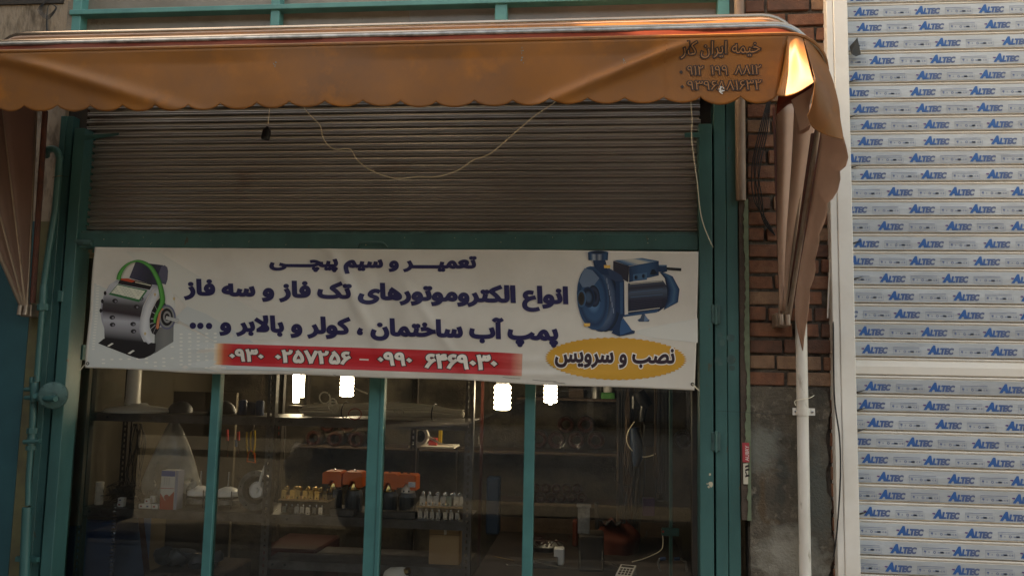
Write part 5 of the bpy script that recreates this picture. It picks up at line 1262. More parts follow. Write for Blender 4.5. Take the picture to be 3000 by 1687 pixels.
# rows of metal brackets
def bracket_mesh(m):
    w_, h, d = .028, .050, .045; mb = MB(); pts = [(-w_ / 2, 0), (w_ / 2, 0), (w_ / 2, h * .86), (w_ * .42, h), (-w_ * .42, h), (-w_ / 2, h * .86)]
    mb.prism(pts, 0, .003); mb.box(-w_ / 2, -w_ / 2 + .002, .003, d, 0, h * .8); mb.box(w_ / 2 - .002, w_ / 2, .003, d, 0, h * .8); mb.box(-w_ / 2 + .002, w_ / 2 - .002, .003, d, h * .78, h * .8)
    a = mb.mesh('front_plate', m)
    b = MB().lathe([(0, 0), (.0042, 0), (0, .0006)], (0, -.0004, h * .2), (0, -1, 0), 8).mesh('hole', 'black_plastic')
    c = MB().lathe([(.004, 0), (.004, .010), (.0085, .012), (.0085, .018), (.005, .022), (0, .023)], (0, .03, h * .8), (0, 0, 1), 10).mesh('stud', m, smooth=True)
    d = MB().lathe([(0, 0), (.010, 0), (.0105, .004), (.0105, .05), (.007, .062), (0, .064)], (0, .065, 0), (0, 0, 1), 12).mesh('capsule', m, smooth=True)
    return a, b, c, d
BRM = {m: bracket_mesh(m) for m in ('brass', 'steel')}
ORD = ['first', 'second', 'third', 'fourth', 'fifth', 'sixth', 'seventh']
rc = random.Random(21)
def bracket_row(m, xs_, dep, z, desc, grp, caps, sc=1.0):
    for k, x in enumerate(xs_):
        c = Vector((X_(x, 1240, dep), dep + rc.uniform(-.006, .006), z)); t = thing('metal_bracket', '%s from the left of the %s' % (ORD[k], desc), 'metal bracket', c, grp); t.rotation_euler.z = rc.uniform(-.25, .25); t.scale = (sc,) * 3
        a, b, s, cap = BRM[m]; put('front_plate', a, t); put('hole', b, t); put('stud', s, t)
        if caps: put('capsule', cap, t)
def tray(label, x0, x1, dep, dd, z):
    a, b = X_(x0, 1250, dep), X_(x1, 1250, dep); tag(MB().box(a, b, dep - .012, dep + dd, z - .008, z, ch=.001).build('cardboard_tray', 'cardboard'), label, 'tray')
zg = ZL + .078
bracket_row('brass', (715, 735, 749, 767, 782, 798, 817), .50, zg, 'upper row of brass-coloured brackets', 'brass-coloured brackets', True)
tray('brown tray carrying the brass-coloured brackets', 703, 828, .50, .14, zg)
bracket_row('steel', (716, 730, 747, 761, 777, 792, 807), .475, ZL, 'steel row below the brass-coloured brackets', 'steel brackets left', False, .86)
bracket_row('steel', (1064, 1082, 1097, 1115, 1130, 1148, 1163), .50, zg - .008, 'upper steel row near the right post', 'steel brackets upper right', True, 1.08)
tray('brown tray carrying the steel brackets by the right post', 1050, 1165, .50, .14, zg - .008)
bracket_row('steel', (1058, 1073, 1088, 1104, 1121, 1136, 1152), .475, ZL, 'lower steel row near the right post', 'steel brackets lower right', False, .86)
for x0, x1 in ((703, 828), (1050, 1165)):
    a, b = X_(x0, 1250, .5), X_(x1, 1250, .5)
    tag(MB().box(a, b, .53, .64, ZL, (zg if x0 == 703 else zg - .008) - .0085, ch=.002).build('dark_box', 'dark_wood'), 'dark box under the %s tray' % ('brass' if x0 == 703 else 'steel'), 'box')

# pump controllers with orange covers
def pump(label, x, dep, lab=False):
    c = Vector((X_(x, 1220, dep), dep, ZL)); t = thing('pump_motor', label, 'pump', c, 'orange-capped pump motors')
    h0 = .12
    MB().lathe([(0, 0), (.045, 0), (.048, .006), (.048, .10), (.04, h0), (0, h0)], c, n=18).build('body', 'motor_grey', t, smooth=True)
    for k in range(5): a = math.pi + .55 + k * .5; MB().box(c.x + .049 * math.cos(a) - .0025, c.x + .049 * math.cos(a) + .0025, c.y + .049 * math.sin(a) - .003, c.y + .049 * math.sin(a) + .003, ZL + .012, ZL + .095).build('fin', 'motor_grey', t)
    MB().lathe([(.030, h0), (.038, h0 + .004), (.036, h0 + .02), (.020, h0 + .05), (0, h0 + .05)], c, n=18).build('collar', 'brass' if not lab else 'cable_white', t, smooth=True)
    for q in (-.016, .012): MB().lathe([(0, 0), (.0055, 0), (0, .001)], c + Vector((q, -.0375, h0 + .014)), (0, -1, .15), 8).build('port', 'black_plastic', t)
    w_ = .055; zc = ZL + h0 + .035
    pts = [(c.x - w_, zc), (c.x - w_ * .35, zc), (c.x - w_ * .12, zc + .022), (c.x + w_ * .25, zc + .018), (c.x + w_ * .45, zc - .014), (c.x + w_, zc - .014), (c.x + w_, zc + .062), (c.x + w_ * .8, zc + .070), (c.x - w_ * .7, zc + .070), (c.x - w_, zc + .060)]
    cv = MB().prism(pts, c.y - .05, c.y + .05).build('orange_cover', 'orange_plastic', t)
    MB().lathe([(.008, 0), (.008, .008), (0, .010)], (c.x, c.y, zc + .070), n=10).build('cap_screw', 'steel', cv)
    if lab:
        MB().box(c.x + .012, c.x + .052, c.y - .0512, c.y - .0505, zc + .004, zc + .032, col=(.6, .6, .62)).build('label_plate', INK, cv)
        mb = MB()
        for k in range(3): mb.box(c.x + .018, c.x + .046 - k * .006, c.y - .0516, c.y - .0513, zc + .010 + k * .007, zc + .0125 + k * .007, col=(.15, .2, .4))
        mb.build('small_print', INK, cv)
pump('orange-capped pump motor, leftmost of the four', 841, .64); pump('orange-capped pump motor left of the second glazing bar', 892, .64)
pump('orange-capped pump motor right of the second glazing bar', 980, .62); pump('orange-capped pump motor with a white label, rightmost', 1027, .60, True)
t = None
for x, y, w_ in ((860, 1262, 60), (965, 1262, 60), (1020, 1262, 50)):
    a, b = X_(x - w_ / 2, 1262, .47), X_(x + w_ / 2, 1262, .47)
    tag(MB().box(a, b, .475, .53, ZL, ZL + .035, ch=.002).build('grey_carton', 'rack'), 'flat grey carton on the lower shelf in front of the pumps, ' + {860: 'left', 965: 'middle', 1020: 'right'}[x], 'box', 'flat grey cartons')

# things on the bottom shelf
a, b = X_(1079, 1380, .52), X_(1155, 1380, .52); zt = P(1115, 1327, .52).z
t = thing('cardboard_box', 'brown cardboard box with a tape strip on the bottom shelf', 'box', (a, .52, ZB))
MB().box(a, b, .52, .74, ZB, zt, ch=.002).build('carton', 'cardboard', t)
MB().box(a + .001, b - .001, .5185, .5195, zt - .036, zt - .034).build('flap_edge', 'dark_wood', t)
MB().box((a + b) / 2 - .002, (a + b) / 2 + .012, .5175, .5184, zt - .034, zt).build('tape', 'cable_white', t)
c = P(1003, 1446, .40); ax = Vector((.85, -.2, .45))
t = thing('led_bulb', 'large white bulb with a brass screw cap lying at the bottom edge', 'light bulb', c)
MB().lathe([(0, -.09), (.03, -.085), (.052, -.06), (.055, -.03), (.045, .0), (.034, .03), (.026, .045), (.022, .047)], c, ax, 22).build('globe', 'white_plastic', t, smooth=True)
MB().lathe([(.020, .047), (.020, .052), (.017, .054), (.020, .058), (.017, .061), (.020, .065), (.016, .070), (.006, .076), (0, .077)], c, ax, 16).build('screw_cap', 'brass', t, smooth=True)
tag(MB().box(X_(165, 1400, .5), X_(283, 1400, .5), .5, .9, 0, P(220, 1306, .5).z, ch=.01).build('blue_cabinet', 'blue_paint'), 'dark blue cabinet below the rack at the far left', 'cabinet')
mb = MB(); xx = X_(279, 1380, .44)
mb.tube([Vector((xx + .014 * math.cos(a), .455 + .014 * math.sin(a), .4 + a * .0030)) for a in np.arange(0, 145, .5)], .0018, 4); tag(mb.build('coil_spring', 'steel'), 'long coil spring hanging under the lower shelf', 'spring')
tag(MB().add([P(346, 1290, .6), P(360, 1290, .6), P(385, 1500, .55), P(368, 1500, .55), P(346, 1290, .64), P(360, 1290, .64), P(385, 1500, .59), P(368, 1500, .59)], [(0, 1, 2, 3), (4, 5, 6, 7), (0, 1, 5, 4), (2, 3, 7, 6), (1, 2, 6, 5), (3, 0, 4, 7)]).build('brown_timber', 'copper'), 'slanting brown batten under the lower shelf', 'batten')
c = Vector((X_(460, 1430, .6), .6, .0)); rows = []
rc = random.Random(12)
mb = MB()
for k in range(9): q = Vector((X_(400 + k * 17, 1420, .65) + rc.uniform(-.02, .02), .65 + rc.uniform(-.05, .1), .50 + rc.uniform(-.02, .03))); mb.lathe([(0, -.03), (.05, -.028), (.06, 0), (.05, .028), (0, .03)], q, (rc.gauss(0, .5), rc.gauss(0, .5), 1), 12)
o = mb.build('scrap_heap', 'motor_grey', smooth=True); tag(o, kind='stuff')
sc_ = tag(MB().box(X_(375, 1440, .55), X_(560, 1440, .55), .5, .95, 0, .455, ch=.01).build('scrap_bin', 'dark_wood'), 'low dark bin of scrap below the rack', 'bin')
# dark red tool chest below
tag(MB().box(X_(660, 1420, .7), X_(800, 1420, .7), .65, 1.1, 0, P(730, 1375, .7).z, ch=.01).build('tool_chest', mat('dark_red', (.07, .012, .01), .5)), 'dark red tool chest behind the middle post near the floor', 'tool chest')

# panels and shelves on the rear wall, stator rings
YW = 2.0
def wall_board(label, x0, x1, y, dep=YW, m='dark_wood', d=.3):
    a, b = X_(x0, y, dep), X_(x1, y, dep); z = P((x0 + x1) / 2, y, dep).z; return tag(MB().box(a, b, dep, dep + d, z - .02, z, ch=.002).build('wall_shelf', m), label, 'shelf', 'wall shelves')
wall_board('rear wall shelf carrying the pyramids of stator rings', 755, 1565, 1130)
wall_board('high rear wall shelf right of the third glazing bar', 1300, 1568, 1001)
wall_board('low rear wall shelf with rows of small rings', 1220, 1570, 1266)
RING = MB().lathe([(.036, -.05), (.060, -.05), (.066, -.04), (.066, .04), (.060, .05), (.036, .05)], (0, 0, 0), (0, 1, 0), 30, close=True).mesh('core', 'dark_iron', smooth=True)
rg = MB(); rr_ = random.Random(3)
for k in range(28):
    a = k * 2 * math.pi / 28; rg.tube([Vector(((.047 + .011 * math.cos(q)) * math.cos(a + .12 * math.sin(q)), -.055 - .012 * math.sin(q) * (.8 + .4 * rr_.random()), (.047 + .011 * math.cos(q)) * math.sin(a + .12 * math.sin(q)))) for q in np.linspace(0, 3.14, 5)], .0045, 5)
WIND = rg.mesh('winding', 'copper', smooth=True)
def stator(label, x, y, s=1.0, dep=YW + .06, grp='stator rings'):
    c = P(x, y, dep); t = thing('stator_ring', label, 'stator ring', c, grp); t.scale = (s, s, s); t.rotation_euler.y = rc.uniform(0, 3); put('core', RING, t); put('winding', WIND, t)
for x, y, l in ((1424, 1067, 'top left ring of the pyramid on the right'), (1474, 1067, 'top right ring of the pyramid on the right'), (1357, 1103, 'bottom first ring of the right pyramid, by the glazing bar'), (1400, 1105, 'bottom second ring of the right pyramid'),
                (1450, 1106, 'bottom third ring of the right pyramid'), (1499, 1106, 'bottom right end ring of the right pyramid'), (829, 1066, 'top left ring of the pyramid behind the rack'), (878, 1067, 'top right ring of the pyramid behind the rack'),
                (794, 1101, 'bottom left ring of the pyramid behind the rack'), (848, 1103, 'bottom middle ring of the pyramid behind the rack'), (900, 1104, 'bottom right ring of the pyramid behind the rack'), (1718, 1104, 'lone stator ring behind the inner door')):
    stator('copper wound stator ' + l, x, y, .99 * unit(YW) * 22 / .066)
for k in range(5): stator('small dark stator ring %s in the upper low row' % ORD[k], 1347 + k * 26, 1228, .52, grp='small stator rings')
for k in range(5): stator('small dark stator ring %s in the bottom low row' % ORD[k], 1360 + k * 26, 1250, .52, grp='small stator rings')
# green tin and jar on the high shelf
c = P(1531, 993, YW + .05); zs = P(1430, 1001, YW).z
tag(MB().box(c.x - .055, c.x + .045, c.y, c.y + .1, zs, zs + .045, ch=.004).build('green_tin', mat('green_tin', (.05, .25, .06), .4)), 'small green tin on the high rear shelf', 'tin')
tag(MB().lathe([(.03, 0), (.033, .01), (.033, .1), (0, .1)], (c.x - .005, c.y + .05, zs + .0455), n=14).build('white_jar', 'white_plastic', smooth=True), 'white jar standing on the green tin', 'jar')
tag(MB().lathe([(.035, 0), (.036, .01), (.036, .09), (.03, .1), (0, .1)], (P(1500, 990, YW).x, YW + .08, zs), n=14).build('glass_jar', 'dull_steel', smooth=True), 'dull ribbed jar left of the green tin', 'jar')
tag(MB().box(P(1430, 985, YW).x, P(1468, 985, YW).x, YW + .05, YW + .2, zs, zs + .07, ch=.003).build('old_carton', 'dark_wood'), 'old brown carton on the high rear shelf', 'box')

# small shelf with a fan ring, red box and yellow post
zf = P(1080, 1122, .95).z; xa_, xb_ = X_(1028, 1122, .95), X_(1142, 1122, .95)
t = thing('small_wall_board', 'narrow pale board holding the small fan ring', 'shelf', (xa_, .95, zf)); MB().box(xa_, xb_, .95, 1.15, zf - .012, zf, ch=.001).build('plank', 'cable_white', t)
for q in (xa_ + .01, xb_ - .02): MB().box(q, q + .01, 1.13, 1.15, 0, zf - .0125).build('upright', 'dark_iron', t)
c = P(1059, 1097, .97); t = thing('fan_ring', 'small white ring fan on the narrow board', 'fan', c); r0 = c.z - zf
MB().lathe([(r0 * .66, 0), (r0, 0), (r0, .025), (r0 * .66, .025)], c, (-.2, -1, .1), 28, close=True).build('rim', 'cable_white', t, smooth=True)
MB().lathe([(0, 0), (r0 * .64, 0), (r0 * .5, .008), (r0 * .22, .01), (r0 * .2, .025), (0, .025)], c, (-.2, -1, .1), 20).build('rotor', 'dark_iron', t, smooth=True)
tag(MB().box(X_(1078, 1100, 1.0), X_(1098, 1100, 1.0), 1.0, 1.05, zf, zf + .045, ch=.002).build('red_carton', 'red_plastic'), 'small dark red carton beside the ring fan', 'box')
tag(MB().box(X_(1103, 1100, 1.06), X_(1111, 1100, 1.06), 1.06, 1.08, zf, zf + .10).build('yellow_bar', 'yellow_plastic'), 'short yellow bar standing behind the ring fan', 'bar')
tag(MB().add([P(1090, 1064, .98), P(1110, 1066, .98), P(1110, 1080, .98), P(1091, 1073, .98)], [(0, 1, 2, 3)]).build('paper_tag', 'paper'), 'pale paper tag above the ring fan', 'tag')
mb = MB()
for k in range(4): mb.tube(dpts([(1070, 1092 + k * 2, .93), (1090, 1102 + k * 2, .93), (1112, 1115 + k, .93), (1140, 1119, .94)], 4), .002, 4)
tag(mb.build('loose_leads', 'cable_white'), 'pale leads trailing from the ring fan', 'wires')
# yellow handled cutter and hanging tools on the rack side
YT = 1.15
t = thing('hacksaw', 'hacksaw frame with yellow and orange handle hanging in the shop', 'saw', P(628, 1110, YT))
MB().lathe([(0, 0), (.036, 0), (.036, .012), (0, .012)], P(627, 1072, YT), (0, -1, 0), 18).build('head', 'dark_iron', t, smooth=True)
for pts, m in (([(621, 1082), (620, 1105), (621, 1128), (624, 1142)], 'yellow_plastic'), ([(641, 1082), (642, 1105), (640, 1130), (637, 1142)], 'yellow_plastic'), ([(631, 1084), (630, 1110), (631, 1130)], 'yellow_plastic'), ([(624, 1140), (622, 1160), (642, 1163), (640, 1140), (631, 1132), (624, 1140)], 'orange_plastic')):
    MB().tube([P(x, y, YT - .005) for x, y in pts], .0055, 6).build('handle', m, t, smooth=True)
for x, y0, y1, m, l in ((572, 1080, 1150, 'red_plastic', 'red-handled screwdriver hanging left of the saw'), (594, 1105, 1150, 'blue_paint', 'blue-handled screwdriver hanging left of the saw'), (600, 1085, 1140, 'red_plastic', 'long red-handled tool hanging by the saw'), (704, 1060, 1150, 'red_plastic', 'red-handled tool hanging right of the middle post'), (716, 1060, 1165, 'dark_iron', 'dark long tool hanging right of the middle post')):
    t = thing('hanging_tool', l, 'tool', P(x, y0, YT), 'tools hanging behind the rack'); a = P(x, y0, YT); b = P(x, y1, YT)
    MB().tube([a, a.lerp(b, .4)], .010, 8).build('handle', m, t, smooth=True); MB().tube([a.lerp(b, .4), b], .0035, 6).build('shaft', 'steel', t)
# backboards
t = tag(MB().box(X_(430, 1100, 1.3), X_(590, 1100, 1.3), 1.3, 1.33, .3, P(500, 985, 1.3).z, ch=.003).build('pale_board', 'room_panel'), 'pale backboard behind the left shelves', 'board')
tag(MB().box(X_(240, 1100, 1.32), X_(302, 1100, 1.32), 1.32, 1.35, .3, 2.2, ch=.003).build('pale_board', 'room_panel'), 'pale strip of backboard behind the leftmost shelf', 'board')
tag(MB().box(X_(248, 1100, 1.1), X_(262, 1100, 1.1), 1.1, 1.14, .3, 2.2, ch=.002).build('blue_upright', 'blue_paint'), 'blue upright behind the leftmost shelf', 'post')
tag(MB().box(X_(178, 1100, .30), X_(213, 1100, .30), .30, .33, P(190, 1322, .3).z, 2.2, ch=.002).build('pale_shutter_leaf', 'room_panel'), 'pale panel standing just inside the left jamb', 'panel')
rc = random.Random(8); mb = MB()
for k in range(12): x = X_(345, 1100, .8) + rc.gauss(0, .018); mb.tube(smooth_pts([(x, .8, P(345, 1065, .8).z), (x + rc.gauss(0, .02), .8, 1.15), (x + rc.gauss(0, .03), .79, .95), (x + rc.gauss(0, .02), .8, .84)], 4), .003, 4)
tag(mb.build('cable_hank', 'black_plastic'), 'black hank of cable hanging behind the plastic bag', 'cables')

for k, x in enumerate((1664, 1672, 1680)):
    pts = [P(x - 5, 940, 1.2), P(x - 6, 1100, 1.2), P(x - 3, 1225, 1.2), P(x + 1, 1238, 1.2), P(x + 5, 1222, 1.2), P(x + 6, 1100, 1.2), P(x + 4, 940, 1.2)]
    tag(MB().tube(smooth_pts(pts, 5), .009, 6).build('drive_belt', 'black_plastic', smooth=True), 'black drive belt hanging by the inner door bar, ' + ('left', 'middle', 'right')[k] + ' of three', 'belt', 'hanging drive belts')
# right of the third glazing bar: hung cables, drill, boxes, inner door bar
rc = random.Random(14)
def hank(label, x, y0, y1, dep, n, sp, m):
    mb = MB()
    for k in range(n):
        x0_ = X_(x, (y0 + y1) / 2, dep) + rc.gauss(0, sp); a, b = P(x, y0, dep).z, P(x, y1, dep).z + rc.uniform(-.06, .1)
        pts = [(x0_, dep, a), (x0_ + rc.gauss(0, sp * .6), dep + rc.gauss(0, .01), a * .66 + b * .34), (x0_ + rc.gauss(0, sp), dep + rc.gauss(0, .01), a * .33 + b * .67), (x0_ + rc.gauss(0, sp), dep, b + .03), (x0_ + sp * rc.uniform(.8, 1.6), dep, b), (x0_ + sp * 2.0, dep, b + .05)]
        mb.tube(smooth_pts(pts, 4), .0045, 5)
    return tag(mb.build('cable_hank', m, smooth=True), label, 'cables')
hank('dark hank of cables on the wall post beyond the stator rings', 1562, 940, 1300, 1.5, 12, .012, 'black_plastic')
hank('brown hank of cables left of the drill', 1577, 1040, 1250, 1.45, 6, .014, 'dark_wood')
hank('heavy black cable hank just left of the inner door bar', 1667, 930, 1235, 1.3, 18, .016, 'black_plastic')
hank('brownish cables among the black hank by the inner door bar', 1655, 930, 1200, 1.27, 3, .010, 'dark_wood')
hank('black cables hanging right of the pale sheet', 1678, 930, 1210, 1.25, 10, .010, 'black_plastic')
hank('dark cables drooping left of the drill', 1590, 960, 1330, 1.55, 10, .02, 'black_plastic')
tag(MB().box(X_(1552, 1200, 1.6), X_(1592, 1200, 1.6), 1.6, 1.68, 0, 2.4, ch=.004).build('wall_post', 'dark_wood'), 'dark wooden wall post beyond the stator rings', 'post')
tag(MB().box(X_(1612, 1200, 1.75), X_(1658, 1200, 1.75), 1.75, 1.77, P(1635, 1252, 1.75).z, 2.3, ch=.002).build('pale_sheet', 'room_panel'), 'pale sheet hanging behind the drill', 'sheet')
c = P(1612, 1020, 1.35); t = thing('power_drill', 'black power drill hanging muzzle down by the pale sheet', 'drill', c); u1 = unit(1.35)
MB().box(c.x - 22 * u1, c.x + 2 * u1, 1.33, 1.39, P(1600, 1032, 1.35).z, P(1600, 992, 1.35).z, ch=.012).build('battery_case', 'black_plastic', t)
MB().tube([P(1606, 985, 1.35), P(1620, 1008, 1.35), P(1632, 1022, 1.35)], [.04, .045, .03], 12).build('body', 'black_plastic', t, smooth=True)
MB().tube([P(1620, 1020, 1.35), P(1616, 1042, 1.35), P(1616, 1060, 1.35)], [.028, .022, .018], 10).build('grip', 'black_plastic', t, smooth=True)
MB().box(c.x - 10 * u1, c.x + 6 * u1, 1.325, 1.33, P(1608, 996, 1.35).z, P(1608, 991, 1.35).z).build('red_band', 'red_plastic', t)
tag(MB().box(X_(1620, 1095, 1.4), X_(1646, 1095, 1.4), 1.4, 1.48, P(1633, 1122, 1.4).z, P(1633, 1066, 1.4).z, ch=.004).build('switch_box', 'black_plastic'), 'black box hanging under the drill', 'box')
t = thing('second_grinder', 'dark angle grinder hanging below the drill', 'grinder', P(1598, 1110, 1.35))
MB().tube([P(1595, 1075, 1.35), P(1600, 1110, 1.35), P(1604, 1150, 1.35), P(1600, 1172, 1.35)], [.03, .04, .036, .02], 12).build('body', 'blue_dark', t, smooth=True)
MB().tube(dpts([(1596, 1060, 1.33), (1580, 1085, 1.33), (1577, 1110, 1.33), (1590, 1132, 1.33), (1614, 1148, 1.33), (1640, 1145, 1.33), (1652, 1138, 1.33)], 4), .0035, 6).build('lead', 'cord', t, smooth=True)
tag(MB().tube(dpts([(1555, 1172, 1.33), (1547, 1195, 1.33), (1552, 1212, 1.33), (1580, 1222, 1.33), (1600, 1210, 1.33), (1608, 1192, 1.33), (1600, 1178, 1.33)], 4), .003, 6).build('wire_loop', 'black_plastic', smooth=True), 'loop of black wire below the hanging grinder', 'wire loop')
tag(MB().box(X_(1617, 1275, 1.5), X_(1647, 1275, 1.5), 1.5, 1.56, P(1632, 1297, 1.5).z, P(1632, 1253, 1.5).z, ch=.003).build('purple_box', mat('purple', (.05, .02, .09), .5)), 'dark purple box under the pale sheet', 'box')
t = thing('inner_door_bar', 'slim turquoise door bar inside the shop at the right', 'door frame', (X_(1688, 1200, .6), .6, 0))
MB().box(X_(1684, 1200, .6), X_(1692, 1200, .6), .6, .63, 0, 2.2, ch=.002).build('upright', 'turquoise', t)
MB().box(X_(1664, 1333, .6), X_(1708, 1333, .6), .585, .6, P(1686, 1346, .6).z, P(1686, 1326, .6).z, ch=.003).build('lock_plate', 'turquoise', t)
MB().lathe([(0, 0), (.006, 0), (.006, .004), (0, .005)], P(1668, 1336, .585), (0, -1, 0), 8).build('key_hole', 'red_plastic', t)
tag(MB().box(X_(1748, 1200, .3), X_(1760, 1200, .3), .28, .31, 0, 2.2, ch=.002).build('inner_jamb', 'turquoise'), 'inner turquoise jamb beside the right edge of the glass', 'door frame')

# bench and what lies on it
ZT = .47
t = thing('workbench', 'low brown workbench at the right inside the shop', 'workbench', (X_(1450, 1400, 1.2), 1.2, 0)); a, b = X_(1190, 1400, .7), X_(1755, 1400, .7)
MB().box(a, b, .5, 2.05, ZT - .04, ZT, ch=.003).build('top', 'bench_top', t)
for x in (a + .05, b - .1):
    for y in (.55, 1.95): MB().box(x, x + .05, y, y + .05, 0, ZT - .0405).build('leg', 'dark_wood', t)
MB().box(a, b, 2.05, 2.07, ZT - .04, ZT + .10).build('back_board', 'dark_wood', t)
c = Vector((X_(1486, 1400, 1.0), .92, ZT)); t = thing('bench_press', 'dark machine with a pale steel upright standing on the bench', 'machine', c); u1 = unit(.92)
MB().box(c.x - 30 * u1, c.x + 32 * u1, .92, 1.12, ZT, P(1486, 1347, .92).z, ch=.008).build('base', 'dark_iron', t)
MB().box(c.x - 33 * u1, c.x - 3 * u1, .98, 1.0, P(1466, 1347, .92).z, P(1466, 1271, .98).z, ch=.002).build('steel_upright', 'dull_steel', t)
MB().box(c.x - 36 * u1, c.x + 0 * u1, .96, 1.02, P(1466, 1274, .98).z, P(1466, 1268, .98).z, ch=.002).build('top_plate', 'dull_steel', t)
for q in (-26, 28): MB().tube([(c.x + q * u1, .915, ZT + .01), (c.x + q * u1, .915, ZT + .12)], .004, 6).build('side_rod', 'steel', t)
MB().tube([P(1500, 1262, 1.0), P(1502, 1330, 1.0)], .012, 8).build('column', 'dark_iron', t, smooth=True)
# orange sack
rc = random.Random(6); rows = []
for j in range(9):
    v = j / 8; row = []
    for k in range(25):
        a_ = 2 * math.pi * (k % 24) / 24; q = (1 - .75 * max(0, v - .55) / .45) * (1 + .07 * math.sin(5 * a_ + v * 3) + .04 * math.sin(9 * a_))
        row.append(Vector((X_(1545, 1350, 1.5) + .15 * q * math.cos(a_) + .02 * v, 1.52 + .13 * q * math.sin(a_), ZT + .19 * v * (1 + .15 * math.sin(a_ * 2 + 1)))))
    rows.append(row)
tag(MB().grid(rows).build('orange_sack', mat('sack', (.10, .016, .007), .8), smooth='all'), 'slumped orange sack at the back of the bench', 'sack')
tag(MB().box(X_(1440, 1350, 1.6), X_(1453, 1350, 1.6), 1.6, 1.7, ZT, ZT + .17, ch=.01).build('orange_can', MATS['sack']), 'narrow orange can behind the steel upright', 'can')
rows = []
for j in range(7):
    v = j / 6; rows.append([Vector((X_(1503 + 58 * k / 10, 1325, 1.45), 1.40 + .2 * v, ZT + .20 + .02 * math.sin(k * 1.3 + v * 4) - .05 * v)) for k in range(11)])
solid(tag(MB().grid(rows).build('grey_rag', 'motor_grey', smooth='all'), 'grey rag spread over the orange sack', 'rag'), .004)
# calculator
c = Vector((X_(1574, 1405, .82), .84, ZT)); t = thing('calculator', 'pale desk calculator lying on the bench', 'calculator', c)
bd = MB(); bd.add([(-.045, -.06, 0), (.045, -.06, 0), (.045, .08, 0), (-.045, .08, 0), (-.045, -.06, .018), (.045, -.06, .018), (.045, .08, .05), (-.045, .08, .05)], [(0, 1, 2, 3), (4, 5, 6, 7), (0, 1, 5, 4), (1, 2, 6, 5), (2, 3, 7, 6), (3, 0, 4, 7)])
me = bd.mesh('body', 'white_ceramic'); put('body', me, t); t.rotation_euler.z = -.25
sl_ = (.05 - .018) / .14
def on_c(x, y, o): return (x, y, .018 + (y + .06) * sl_ + o)
mb = MB(); mb.add([on_c(-.036, .045, .0012), on_c(.036, .045, .0012), on_c(.036, .07, .0012), on_c(-.036, .07, .0012)], [(0, 1, 2, 3)]); put('display', mb.mesh('display', 'black_plastic'), t)
for i in range(4):
    for j in range(3): mb = MB(); x, y = -.034 + i * .019, -.045 + j * .028; mb.add([on_c(x, y, .002), on_c(x + .013, y, .002), on_c(x + .013, y + .018, .002), on_c(x, y + .018, .002), on_c(x, y, 0), on_c(x + .013, y, 0), on_c(x + .013, y + .018, 0), on_c(x, y + .018, 0)], [(0, 1, 2, 3), (0, 1, 5, 4), (1, 2, 6, 5), (2, 3, 7, 6), (3, 0, 4, 7)]); put('key', mb.mesh('key', 'dark_iron'), t)
tag(MB().box(X_(1393, 1390, 1.05), X_(1419, 1390, 1.05), 1.05, 1.12, ZT, P(1405, 1379, 1.05).z, ch=.006).build('white_block', 'white_plastic'), 'small white block on the bench', 'block')
t = thing('metal_case', 'flat dull metal case on the bench beside the third glazing bar', 'case', (X_(1370, 1400, .95), .95, ZT))
MB().box(X_(1335, 1400, .95), X_(1402, 1400, .95), .95, 1.15, ZT, ZT + .05, ch=.004).build('case_body', 'dark_iron', t)
MB().box(X_(1340, 1400, .95), X_(1402, 1400, .95), .944, .95, ZT + .03, ZT + .045).build('front_edge', 'dull_steel', t); MB().box(X_(1376, 1400, .95), X_(1398, 1400, .95), .944, .95, ZT + .006, ZT + .014).build('front_edge', 'steel', t)
c = Vector((X_(1368, 1370, 1.35), 1.38, ZT)); t = thing('metal_basin', 'round metal basin of scrap at the back of the bench', 'basin', c)
MB().lathe([(.06, 0), (.10, .01), (.12, .05), (.123, .052), (.118, .05), (.095, .012), (0, .008)], c, n=30).build('bowl', 'dull_steel', t, smooth=True)
mb = MB()
for k in range(24): q = c + Vector((rc.gauss(0, .045), rc.gauss(0, .04), .05)); mb.tube(smooth_pts([q, q + Vector((rc.gauss(0, .03), 0, .035)), q + Vector((rc.gauss(0, .04), 0, .015 + .03 * rc.random()))], 3), .003, 4)
mb.build('scrap_wire', 'copper', t)
mb = MB(); c = Vector((X_(1292, 1402, .95), 1.0, ZT + .005)); mb.tube([c + Vector((.05 * math.cos(a), .03 * math.sin(a), .002 * math.sin(3 * a))) for a in np.linspace(3.0, 6.5, 16)], .0045, 6); tag(mb.build('chrome_chain', 'steel', smooth=True), 'short bright chain on the bench left of the third glazing bar', 'chain')
tag(MB().tube([Vector((X_(1240, 1375, 1.2), 1.2, ZT + .004)), Vector((X_(1298, 1378, 1.15), 1.1, ZT + .004))], .003, 6).build('brass_rod', 'brass'), 'thin brass rod on the bench', 'rod')
tag(MB().tube(dpts([(1345, 1412, .9), (1400, 1424, .85), (1450, 1430, .82), (1540, 1432, .8), (1553, 1424, .82), (1530, 1412, .9), (1470, 1405, .95)], 5), .003, 6).build('bench_cable', 'black_plastic', smooth=True), 'black cable curled along the front of the bench', 'cable')
tag(MB().tube(dpts([(1590, 1412, .86), (1620, 1404, .9), (1660, 1385, .95), (1668, 1365, 1.0), (1665, 1330, 1.0)], 5), .003, 6).build('thin_cable', 'cord', smooth=True), 'thin cable leading from the calculator to the door bar', 'cable')
